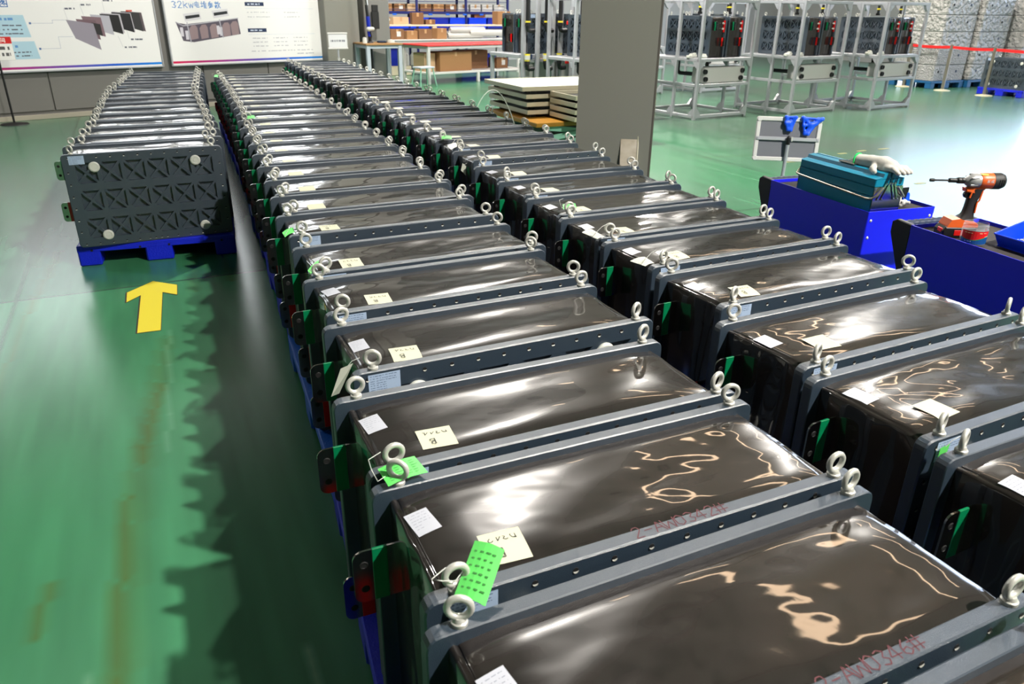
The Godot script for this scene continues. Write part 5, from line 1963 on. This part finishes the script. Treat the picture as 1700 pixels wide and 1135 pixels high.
	t = thing("shelving", "dark blue steel shelving loaded with blue crates and small cartons", "shelf", sh.origin, 0.05)
	for x in [0.03, 1.25, 2.5, 3.62]:
		for z in [-0.03, -0.55]:
			st = ST()
			box(st, Vector3(x, 1.0, z), Vector3(0.05, 2.0, 0.05), 0.004)
			obj("upright", st, M.shelf_blue, t)
	for y in [0.16, 0.9, 1.26, 1.62, 1.98]:
		st = ST()
		box(st, Vector3(1.82, y, -0.29), Vector3(3.6, 0.03, 0.54), 0.004)
		box(st, Vector3(1.82, y, -0.015), Vector3(3.65, 0.06, 0.02), 0.004)
		obj("shelf_board", st, M.shelf_blue, t)
	for y in [1.33, 1.50]:
		st = ST()
		box(st, Vector3(1.82, y, -0.02), Vector3(3.6, 0.012, 0.012))
		obj("guard_rail", st, M.shelf_blue, t)
	k = 0
	for i in 7:
		crate("bright blue crate on the middle shelf of the blue shelving, %s from the left" % ORD[i], sh * Vector3(0.31 + i * 0.50, 0.915, -0.26), 0.05, Vector3(0.46, 0.24, 0.46), M.bin_blue if i % 3 else M.bin_dark, "crates on the middle shelf")
	for i in 7:
		crate("bright blue crate on the top visible shelf of the blue shelving, %s from the left" % ORD[i], sh * Vector3(0.31 + i * 0.50, 1.635, -0.26), 0.05, Vector3(0.46, 0.22, 0.46), M.bin_blue, "crates on the top shelf")
	for i in 11:
		carton("small carton behind the rails of the blue shelving, %s from the left" % ORD[i], sh * Vector3(0.22 + i * 0.32, 1.275, -0.2), 0.05 + rng.randf_range(-0.05, 0.05), Vector3(0.27, 0.17, 0.24), [M.card_dark, M.card, M.card_dark, M.card_pale][i % 4] if i < 7 else M.white_panel, 1 if i % 4 == 2 else 0)
	for i in 8:
		st = ST()
		box(st, Vector3(0.25 + i * 0.44, 1.225, 0.012), Vector3(0.10, 0.035, 0.02), 0.006)
		obj("tag_holder", st, M.light_pallet, t)
	carton("pale orange carton on the right end of the blue crates", sh * Vector3(2.9, 1.157, -0.2), 0.1, Vector3(0.3, 0.1, 0.2), mat(Color(0.85, 0.55, 0.36), 0.8))
	# red topped white table
	var rt := Transform3D(Basis(Vector3.UP, 0.24), Vector3(5.2, 0, -14.65))
	bench("red_table", "white steel table with a red top and a big carton below", rt.origin, 0.24, 2.45, 0.95, 0.72, M.red_top, M.bench_white, 0.22, 0.055)
	carton("big brown carton on the lower shelf of the red topped table", rt * Vector3(0.75, 0.22, -0.34), 0.24, Vector3(0.78, 0.36, 0.42), M.card, 0)
	carton("long dark brown carton on the lower shelf behind the big one", rt * Vector3(1.45, 0.22, -0.60), 0.24, Vector3(0.62, 0.36, 0.4), M.card_dark, 0)
	carton("pale carton at the left end of the red table's lower shelf", rt * Vector3(0.20, 0.22, -0.45), 0.24, Vector3(0.26, 0.34, 0.4), M.card_pale, 0)
	carton("small carton with a white label near the right end of the lower shelf", rt * Vector3(2.05, 0.22, -0.42), 0.24, Vector3(0.3, 0.2, 0.3), M.card_dark, 1)
	# stool
	t = thing("stool", "small stool with a grey seat and green legs by the red table", "stool", Vector3(5.02, 0, -14.42), 0.3)
	st = ST()
	box(st, Vector3(0, 0.34, 0), Vector3(0.34, 0.03, 0.26), 0.006)
	obj("seat", st, M.bench_grey, t)
	for x: float in [-1.0, 1.0]:
		for z in [-1.0, 1.0]:
			st = ST()
			tube(st, [Vector3(x * 0.19, 0, z * 0.15), Vector3(x * 0.14, 0.33, z * 0.1)], 0.012, 8)
			obj("leg", st, M.mint, t)
	# blue trolley and cartons behind the red table
	t = thing("trolley", "dark blue trolley with yellow bins behind the red table", "trolley", Vector3(8.55, 0, -16.7), 0.2)
	st = ST()
	for x in [0.03, 0.77]:
		for z in [-0.03, -0.5]:
			box(st, Vector3(x, 0.45, z), Vector3(0.05, 0.86, 0.05), 0.004)
	obj("frame", st, M.shelf_blue, t)
	for y in [0.1, 0.45, 0.85]:
		st = ST()
		box(st, Vector3(0.4, y, -0.26), Vector3(0.8, 0.04, 0.54), 0.004)
		obj("tray", st, M.bin_dark, t)
	k = 0
	for q in [[8.72, 0.47, 0], [9.08, 0.47, 1], [8.75, 0.87, 0], [9.1, 0.12, 2]]:
		st = ST()
		var m: Material = [M.yellow, M.mustard, M.orange][q[2]]
		prism(st, P2([-0.15, 0, 0.15, 0, 0.17, 0.16, -0.17, 0.14]), -0.12, 0.12, at(q[0], q[1] + 0.002, -16.97, 0, 11, 0), 0.004)
		tag(obj("small_bin", st, m), ["yellow bin on the middle tray of the dark blue trolley", "mustard bin on the middle tray of the dark blue trolley", "yellow bin on the top tray of the dark blue trolley", "orange bin on the bottom tray of the dark blue trolley"][k], "bin", "bins on the trolley")
		k += 1
	carton("tall brown carton on the floor right of the red table", Vector3(8.1, 0, -15.2), 0.3, Vector3(0.28, 0.5, 0.3), M.card, 0)
	# things by the partition
	t = thing("sign_stand", "small white sign on a pole at the end of the right row", "sign", Vector3(2.87, 0, -12.12), 0.1)
	st = ST()
	tube(st, [Vector3(0, 0.01, -0.012), Vector3(0, 0.82, -0.012)], 0.012, 10)
	lathe(st, [Vector2(0, 0.016), Vector2(0.13, 0.01), Vector2(0.14, 0)], 20)
	obj("pole", st, M.alu, t)
	st = ST()
	box(st, Vector3(0, 0.92, 0), Vector3(0.30, 0.23, 0.012), 0.004)
	obj("sign_board", st, M.white_panel, t)
	for y in [0.815, 1.025]:
		st = ST()
		box(st, Vector3(0, y, 0.002), Vector3(0.31, 0.025, 0.02), 0.004)
		obj("clip_rail", st, M.white_paint, t)
	var im := img(200, 130, Color(0.80, 0.81, 0.82))
	scrawl(im, 20, 54, 160, 20, Color(0.45, 0.47, 0.50), 14)
	st = ST()
	sheet(st, 0.28, 0.18, at(0, 0.92, 0.0068))
	obj("print", st, pic(im), t)
	t = thing("pole_tool", "dark pole with a bright blue sleeve leaning between the two columns", "pole")
	var wl := wall_xf
	st = ST()
	tube(st, [wl * Vector3(4.93, 0.0, 0.42), wl * Vector3(4.875, 0.95, 0.42)], 0.028, 10)
	obj("pole", st, M.dark, t)
	st = ST()
	tube(st, [wl * Vector3(4.875, 0.95, 0.42), wl * Vector3(4.86, 1.25, 0.42)], 0.032, 10)
	obj("sleeve", st, M.bin_dark, t)
	st = ST()
	tube(st, [wl * Vector3(4.86, 1.25, 0.42), wl * Vector3(4.845, 1.42, 0.42)], 0.024, 10)
	tube(st, [wl * Vector3(4.845, 1.53, 0.42), wl * Vector3(4.83, 1.9, 0.42)], 0.024, 10)
	obj("upper_pole", st, M.dark, t)
	st = ST()
	tube(st, [wl * Vector3(4.846, 1.42, 0.42), wl * Vector3(4.843, 1.53, 0.42)], 0.03, 10)
	obj("silver_collar", st, M.chrome, t)
	t = thing("wall_box", "dark grey electric box on the pale column beside the shelving", "switch box")
	st = ST()
	box(st, wl * Vector3(5.06, 1.19, 0.33), Vector3(0.12, 0.26, 0.06), 0.006, Transform3D.IDENTITY)
	box(st, wl * Vector3(5.06, 1.37, 0.33), Vector3(0.10, 0.10, 0.05), 0.006)
	obj("box_body", st, M.dark, t)
	# sign stand in front of the left poster
	t = thing("sign_stand", "white notice with a red head on a black stand beside the left poster", "sign", Vector3(-1.45, 0, -11.46), 0.14)
	st = ST()
	lathe(st, [Vector2(0, 0.03), Vector2(0.02, 0.025), Vector2(0.15, 0.012), Vector2(0.16, 0)], 24)
	obj("stand_base", st, M.black, t)
	st = ST()
	tube(st, [Vector3(0, 0.02, 0), Vector3(0, 0.78, 0)], 0.013, 10)
	obj("pole", st, M.black, t)
	im = img(220, 160, Color(0.94, 0.94, 0.93))
	im.fill_rect(Rect2i(0, 0, 220, 46), Color(0.82, 0.12, 0.12))
	write(im, "询问", 120, 8, 30, 4, Color(0.97, 0.95, 0.93), 1.2)
	for y in [66, 108]:
		scrawl(im, 20, y, 180, 22, Color(0.35, 0.35, 0.36), 18)
	st = ST()
	box(st, Vector3(-0.02, 0.89, 0.012), Vector3(0.40, 0.27, 0.012), 0.003)
	obj("board", st, M.white_panel, t)
	st = ST()
	sheet(st, 0.395, 0.265, at(-0.02, 0.89, 0.0186))
	obj("print", st, pic(im), t)
	# tray stack on a scissor lift table
	t = thing("lift_table", "mint green scissor lift table under the stack of steel trays", "lift table", Vector3(4.55, 0, -8.2), 0)
	st = ST()
	box(st, Vector3(0, 0.238, 0), Vector3(1.3, 0.05, 1.35), 0.006)
	obj("platform", st, M.mustard, t)
	for z in [-0.5, 0.62]:
		for s: float in [-1.0, 1.0]:
			st = ST()
			box(st, Vector3.ZERO, Vector3(1.05, 0.06, 0.02), 0.004, Transform3D(Basis(Vector3.BACK, s * 0.12), Vector3(0, 0.138, z + s * 0.012)))
			obj("scissor_arm", st, M.mint, t)
	st = ST()
	for z in [-0.56, 0.56]:
		box(st, Vector3(0, 0.035, z), Vector3(1.3, 0.06, 0.06), 0.004)
	for x in [-0.62, 0.62]:
		box(st, Vector3(x, 0.035, 0), Vector3(0.06, 0.06, 1.06), 0.004)
	obj("base_frame", st, M.mint, t)
	var first: Node3D
	k = 0
	for col in 2:
		for lev in 4:
			var wd := 1.45 if col == 0 else 1.05
			var dp := 1.06 if col == 0 else 0.58
			var p := Vector3(3.90 + wd / 2, 0.264 + (3 - lev) * 0.086, -8.42) if col == 0 else Vector3(4.24 + wd / 2, 0.264 + (3 - lev) * 0.074, -7.57)
			if col == 0 and lev > 0: p += Vector3(0.05 + 0.01 * lev, 0, -0.02)
			tray(["top", "second", "third", "lowest"][lev] + " shallow steel tray of the " + ["wide stack behind", "narrow stack in front"][col], p, wd, dp, col == 0 and lev == 0)
			k += 1
	t = thing("hose", "thin clear hose arching up from the floor before the steel trays", "hose")
	var hp := []
	for i in 17:
		var u := i / 16.0
		hp.append(Vector3(lerpf(3.10, 3.84, u), 0.60 - 2.3 * pow(u - 0.52, 2.0), lerpf(-7.70, -7.86, u)))
	hp[0] = Vector3(3.08, 0.01, -7.70)
	st = ST()
	tube(st, hp, 0.005, 8)
	obj("hose_line", st, M.bubble, t)
	# marble look board leaning on the column
	t = thing("leaning_board", "speckled pale stone board leaning against the steel column", "board")
	var bx := Transform3D(Basis.from_euler(Vector3(deg_to_rad(-8.0), deg_to_rad(-35.0), deg_to_rad(1.0))), Vector3(2.823, 0.395, -4.127))
	st = ST()
	box(st, Vector3.ZERO, Vector3(0.118, 0.785, 0.016), 0.003, bx)
	obj("slab", st, M.marble, t)
	st = ST()
	box(st, Vector3(0.052, 0, 0.009), Vector3(0.006, 0.785, 0.004), 0.001, bx)
	obj("edge_strip", st, M.tray, t)
	wrapped_goods()

func tray(label: String, p: Vector3, w: float, d: float, filled: bool) -> void:
	var t := thing("steel_tray", label, "tray", p, 0, "shallow steel trays")
	var st := ST()
	var foot := 0.037 if w > 1.2 else 0.025
	var h := 0.048
	for s: float in [-1.0, 1.0]:
		box(st, Vector3(s * (w / 2 - 0.006), foot + h / 2, 0), Vector3(0.012, h, d), 0.002)
		box(st, Vector3(0, foot + h / 2, s * (d / 2 - 0.006)), Vector3(w - 0.024, h, 0.012), 0.002)
	obj("rim", st, M.tray, t)
	st = ST()
	box(st, Vector3(0, foot + 0.005, 0), Vector3(w - 0.024, 0.008, d - 0.024))
	obj("bottom", st, M.tray_in, t)
	st = ST()
	for x: float in [-1.0, 1.0]:
		for z in [-1.0, 1.0]:
			st = ST()
			box(st, Vector3(x * (w / 2 - 0.12), foot / 2, z * (d / 2 - 0.12)), Vector3(0.06, foot, 0.06), 0.002)
			obj("foot", st, M.tray_in, t)
	if filled:
		st = ST()
		box(st, Vector3(0, foot + 0.026, 0), Vector3(w - 0.03, 0.03, d - 0.03), 0.004)
		var m := mat(Color(1, 1, 1), 0.4)
		m.albedo_texture = noise_tex(0.02, [[0.0, Color(0.35, 0.66, 0.68)], [0.30, Color(0.82, 0.92, 0.89)], [1.0, Color(0.9, 0.94, 0.92)]], 23, 0.0, 256, 4)
		tri_map(m, 0.8)
		obj("film_sheet", st, m, t)

func wrapped_goods() -> void:
	rng.seed = 121
	var k := 0
	for q in [[14.88, -11.15, 0.0], [15.90, -11.1, 0.02], [17.05, -10.9, 0.05]]:
		pallet(Vector3(q[0], 0, q[1]), q[2], 0.98, 1.0, M.teal_pallet, "teal plastic pallet under the %s stack of white wrapped goods" % ["leftmost", "second", "rightmost"][k], "pallets under the wrapped goods", 0.14)
		var t := thing("wrapped_stack", "tall stack of white film-wrapped foam blocks, %s from the left" % ORD[k], "wrapped goods", Vector3(q[0], 0.14, q[1]), q[2], "white wrapped stacks")
		for lay in 5:
			var st := ST()
			var c := rng.randf_range(-0.006, 0.006)
			slab(st, 0.95 + c, 0.965 + c, 0.0, 0.303, 0.05, 0.014, at(0, lay * 0.306, 0, -90, 0, 0), 4)
			obj("foam_block", st, M.crinkle if lay < 2 and k % 2 == 0 else M.foil, t)
			for s in [-0.30, 0.19]:
				if rng.randf() < 0.2: continue
				st = ST()
				lathe(st, [Vector2(0, 0.004), Vector2(0.020, 0.004), Vector2(0.026, 0.0)], 12, at(s + rng.randf_range(-0.03, 0.03), lay * 0.306 + 0.18, 0.4835 + c / 2, 90, 0, 0))
				obj("round_hole", st, M.navy if rng.randf() < 0.4 else M.hole, t)
		k += 1
	# a stack of batteries on a blue pallet right of them
	pallet(Vector3(14.90, 0, -9.30), -PI / 2, 0.875, 0.80, M.blue_pallet, "dark blue plastic pallet standing alone behind the red belt", "")
	make_stack("black battery stack standing alone on a pallet behind the red belt", Vector3(14.69, PALLET, -9.30), -PI / 2, 1, 0, "none")
	# stanchions and the red belt
	var posts := [Vector3(14.3, 0, -11.2), Vector3(14.35, 0, -10.35), Vector3(14.26, 0, -9.42), Vector3(14.25, 0, -7.7)]
	k = 0
	for p: Vector3 in posts:
		var t := thing("stanchion", ["steel belt post behind the right end rack", "steel belt post before the leftmost wrapped stack", "steel belt post beside the lone battery stack", "steel belt post beyond the picture's right edge"][k], "barrier post", p, 0, "belt posts")
		var st := ST()
		lathe(st, [Vector2(0, 0.03), Vector2(0.03, 0.028), Vector2(0.14, 0.012), Vector2(0.15, 0.0)], 24)
		obj("base", st, M.tray, t)
		st = ST()
		tube(st, [Vector3(0, 0.02, 0), Vector3(0, 0.84, 0)], 0.03, 14)
		obj("post", st, M.handle_steel, t)
		if k < 3:
			st = ST()
			var q: Vector3 = posts[k + 1]
			var n := 8
			for i in n:
				var a := p.lerp(q, float(i) / n)
				var b := p.lerp(q, float(i + 1) / n)
				a.y = 0.80 - 0.015 * sin(PI * i / n)
				b.y = 0.80 - 0.015 * sin(PI * (i + 1) / n)
				var dir := (q - p).normalized().cross(Vector3.UP) * 0.0015
				for s: float in [-1.0, 1.0]:
					quad(st, a + dir * s + Vector3(0, 0.024, 0), b + dir * s + Vector3(0, 0.024, 0), b + dir * s - Vector3(0, 0.024, 0), a + dir * s - Vector3(0, 0.024, 0))
				quad(st, a - dir + Vector3(0, 0.024, 0), b - dir + Vector3(0, 0.024, 0), b + dir + Vector3(0, 0.024, 0), a + dir + Vector3(0, 0.024, 0))
				quad(st, a - dir - Vector3(0, 0.024, 0), b - dir - Vector3(0, 0.024, 0), b + dir - Vector3(0, 0.024, 0), a + dir - Vector3(0, 0.024, 0))
			tag(obj("barrier_belt", st, M.belt_red), ["red barrier belt behind the right end rack", "red barrier belt before the leftmost wrapped stack", "red barrier belt running on to the right edge"][k], "belt", "red belts")
		k += 1

# ---------------------------------------------------------------- tags on the eyebolts, marker writing
func small_things() -> void:
	# four corners (x, z) of each tag as it lies over the plates, with its height
	var tags := [
		["bright green inspection tag lying beside the paper note D342", M.green_tag, 0.700, 0.666, [0.348, -0.841, 0.38, -0.803, 0.322, -0.743, 0.29, -0.781], [0.283, -0.796]],
		["bright green inspection tag folded under the rings in front of note D344", M.green_tag, 0.672, 0.664, [0.279, -1.128, 0.353, -1.142, 0.362, -1.093, 0.284, -1.08], [0.285, -1.13]],
		["narrow green tag at the left end of the stack with note D332", M.green_tag, 0.674, 0.664, [0.39, -2.284, 0.443, -2.373, 0.442, -2.353, 0.394, -2.27], [0.45, -2.32]],
		["thin green tag at the left end of the stack with note D330", M.green_tag, 0.676, 0.662, [0.392, -2.742, 0.441, -2.796, 0.442, -2.778, 0.398, -2.727], [0.46, -2.77]],
		["white tag lying at the left end of the right row's eleventh stack", M.white_tag, 0.676, 0.664, [1.60, -4.226, 1.694, -4.329, 1.701, -4.271, 1.607, -4.178], [1.70, -4.30]],
		["white paper tag lying at the left end of the right row's sixth stack", M.white_tag, 0.672, 0.662, [1.405, -2.324, 1.462, -2.349, 1.472, -2.266, 1.432, -2.257], [1.49, -2.29]],
		["white paper tag lying at the left end of the right row's fifth stack", M.white_tag, 0.672, 0.662, [1.379, -1.965, 1.45, -1.984, 1.458, -1.938, 1.412, -1.924], [1.47, -1.95]],
		["small bright green tag halfway back along the middle row", M.green_tag, 0.674, 0.666, [0.703, -5.978, 0.757, -5.993, 0.747, -5.889, 0.691, -5.885], [0.69, -5.93]],
		["tiny green tag near the far end of the middle row", M.green_tag, 0.676, 0.668, [0.832, -9.602, 0.87, -9.60, 0.848, -9.403, 0.811, -9.405], [0.82, -9.5]],
		["light green tag beside the ring of the right row's seventh stack", M.green_tag, 0.672, 0.664, [1.547, -2.728, 1.606, -2.723, 1.588, -2.679, 1.525, -2.682], [1.54, -2.71]],
		["pale green tag behind the rings of the right row's eleventh stack", M.green_tag, 0.676, 0.668, [1.703, -4.587, 1.761, -4.565, 1.736, -4.499, 1.676, -4.522], [1.70, -4.55]],
	]
	for q in tags:
		var t := thing("inspection_tag", q[0], "tag")
		var c: Array = q[4]
		var n := 5
		var g := []
		var a := Vector2(c[0], c[1]); var b := Vector2(c[2], c[3]); var d := Vector2(c[4], c[5]); var e := Vector2(c[6], c[7])
		for j in n + 1:
			var row := []
			for i in n + 1:
				var u := float(i) / n
				var v := float(j) / n
				var p := a.lerp(b, u).lerp(e.lerp(d, u), v)
				row.append(Vector3(p.x, lerpf(q[2], q[3], v) + 0.004 * sin(PI * u), p.y))
			g.append(row)
		var st := ST()
		for j in n:
			for i in n:
				for s in [-0.0003, 0.0003]:
					var o := Vector3(0, s, 0)
					quad(st, g[j][i] + o, g[j][i + 1] + o, g[j + 1][i + 1] + o, g[j + 1][i] + o, Vector2(float(i) / n, float(j) / n), Vector2(float(i + 1) / n, float(j + 1) / n))
		obj("paper", st, q[1], t)
		if absf(c[1]) < 3.0:
			st = ST()
			var lines := 6
			var ab := (Vector3(g[n][n]) - Vector3(g[n][0]))
			var ad := (Vector3(g[0][0]) - Vector3(g[n][0]))
			for k in lines:
				var o: Vector3 = g[n][0] + ad * (0.15 + 0.13 * k) + Vector3(0, 0.0012, 0)
				for w in 4:
					var u := 0.12 + 0.2 * w
					var ww := rng.randf_range(0.08, 0.17)
					var lift := 0.004 * sin(PI * u)
					quad(st, o + ab * u + ad * 0.03 + Vector3(0, lift, 0), o + ab * (u + ww) + ad * 0.03 + Vector3(0, lift, 0), o + ab * (u + ww) + Vector3(0, lift, 0), o + ab * u + Vector3(0, lift, 0))
			obj("print", st, mat((q[1] as StandardMaterial3D).albedo_color * Color(0.62, 0.62, 0.62), 0.6), t)
		# the wire that ties it to the ring
		st = ST()
		var m := (Vector3(g[n][0]) + Vector3(g[0][0])) / 2
		var r := Vector3(q[5][0], 0.688, q[5][1])
		tube(st, [r + Vector3(0.004, 0.012, -0.008), r + Vector3(-0.022, 0.010, 0.004), r.lerp(m, 0.35) + Vector3(-0.02, 0.004, 0.01), r.lerp(m, 0.75) + Vector3(-0.012, -0.006, 0.012), m + Vector3(0.004, 0.002, 0)], 0.0009, 5)
		obj("tie_wire", st, M.wire, t)
	# tags that hang down
	var k := 0
	for q in [[[0.351, 0.671, -1.580, 0.322, 0.660, -1.585, 0.295, 0.590, -1.590, 0.312, 0.602, -1.576], M.white_tag, "white tag on a string hanging off the stack with note D334"], [[1.575, 0.588, -3.95, 1.588, 0.626, -3.955, 1.602, 0.612, -3.94, 1.598, 0.560, -3.935], M.white_tag, "pinkish white tag hanging down at the left side of the right row"], [[1.338, 0.636, -0.786, 1.362, 0.642, -0.784, 1.352, 0.596, -0.782, 1.334, 0.572, -0.784], M.green_tag, "green tag hanging in the nearest gap of the right row"]]:
		var t := thing("inspection_tag", q[2], "tag")
		var c: Array = q[0]
		var p := []
		for i in 4:
			p.append(Vector3(c[i * 3], c[i * 3 + 1], c[i * 3 + 2]))
		var st := ST()
		for s in [0.0, 0.0006]:
			var o := Vector3(0, 0, s)
			quad(st, p[0] + o, p[1] + o, p[2] + o, p[3] + o)
		obj("paper", st, q[1], t)
		st = ST()
		var top := (Vector3(p[0]) + Vector3(p[1])) / 2
		tube(st, [top + Vector3(0.0, -0.003, 0), top + Vector3(0.012, 0.012, 0.004), top + Vector3(0.03, 0.018, 0.006)], 0.0009, 5)
		obj("tie_wire", st, M.wire, t)
		k += 1
	# red marker writing on two plates (parts of their stacks)
	for q in [["battery_stack_018", "2-AW0342#", -0.066], ["battery_stack_017", "2-AW0346#", 0.0]]:
		var s := get_node_or_null(NodePath(q[0]))
		if s:
			var st := ST()
			ink_strokes(st, q[1], Vector3(q[2], H + 0.0004, HALF - 0.017), Vector3(1, 0, 0), Vector3(0, 0, 1), 0.025, 0.0020, 1.05)
			obj("marker_writing", st, M.marker, s)
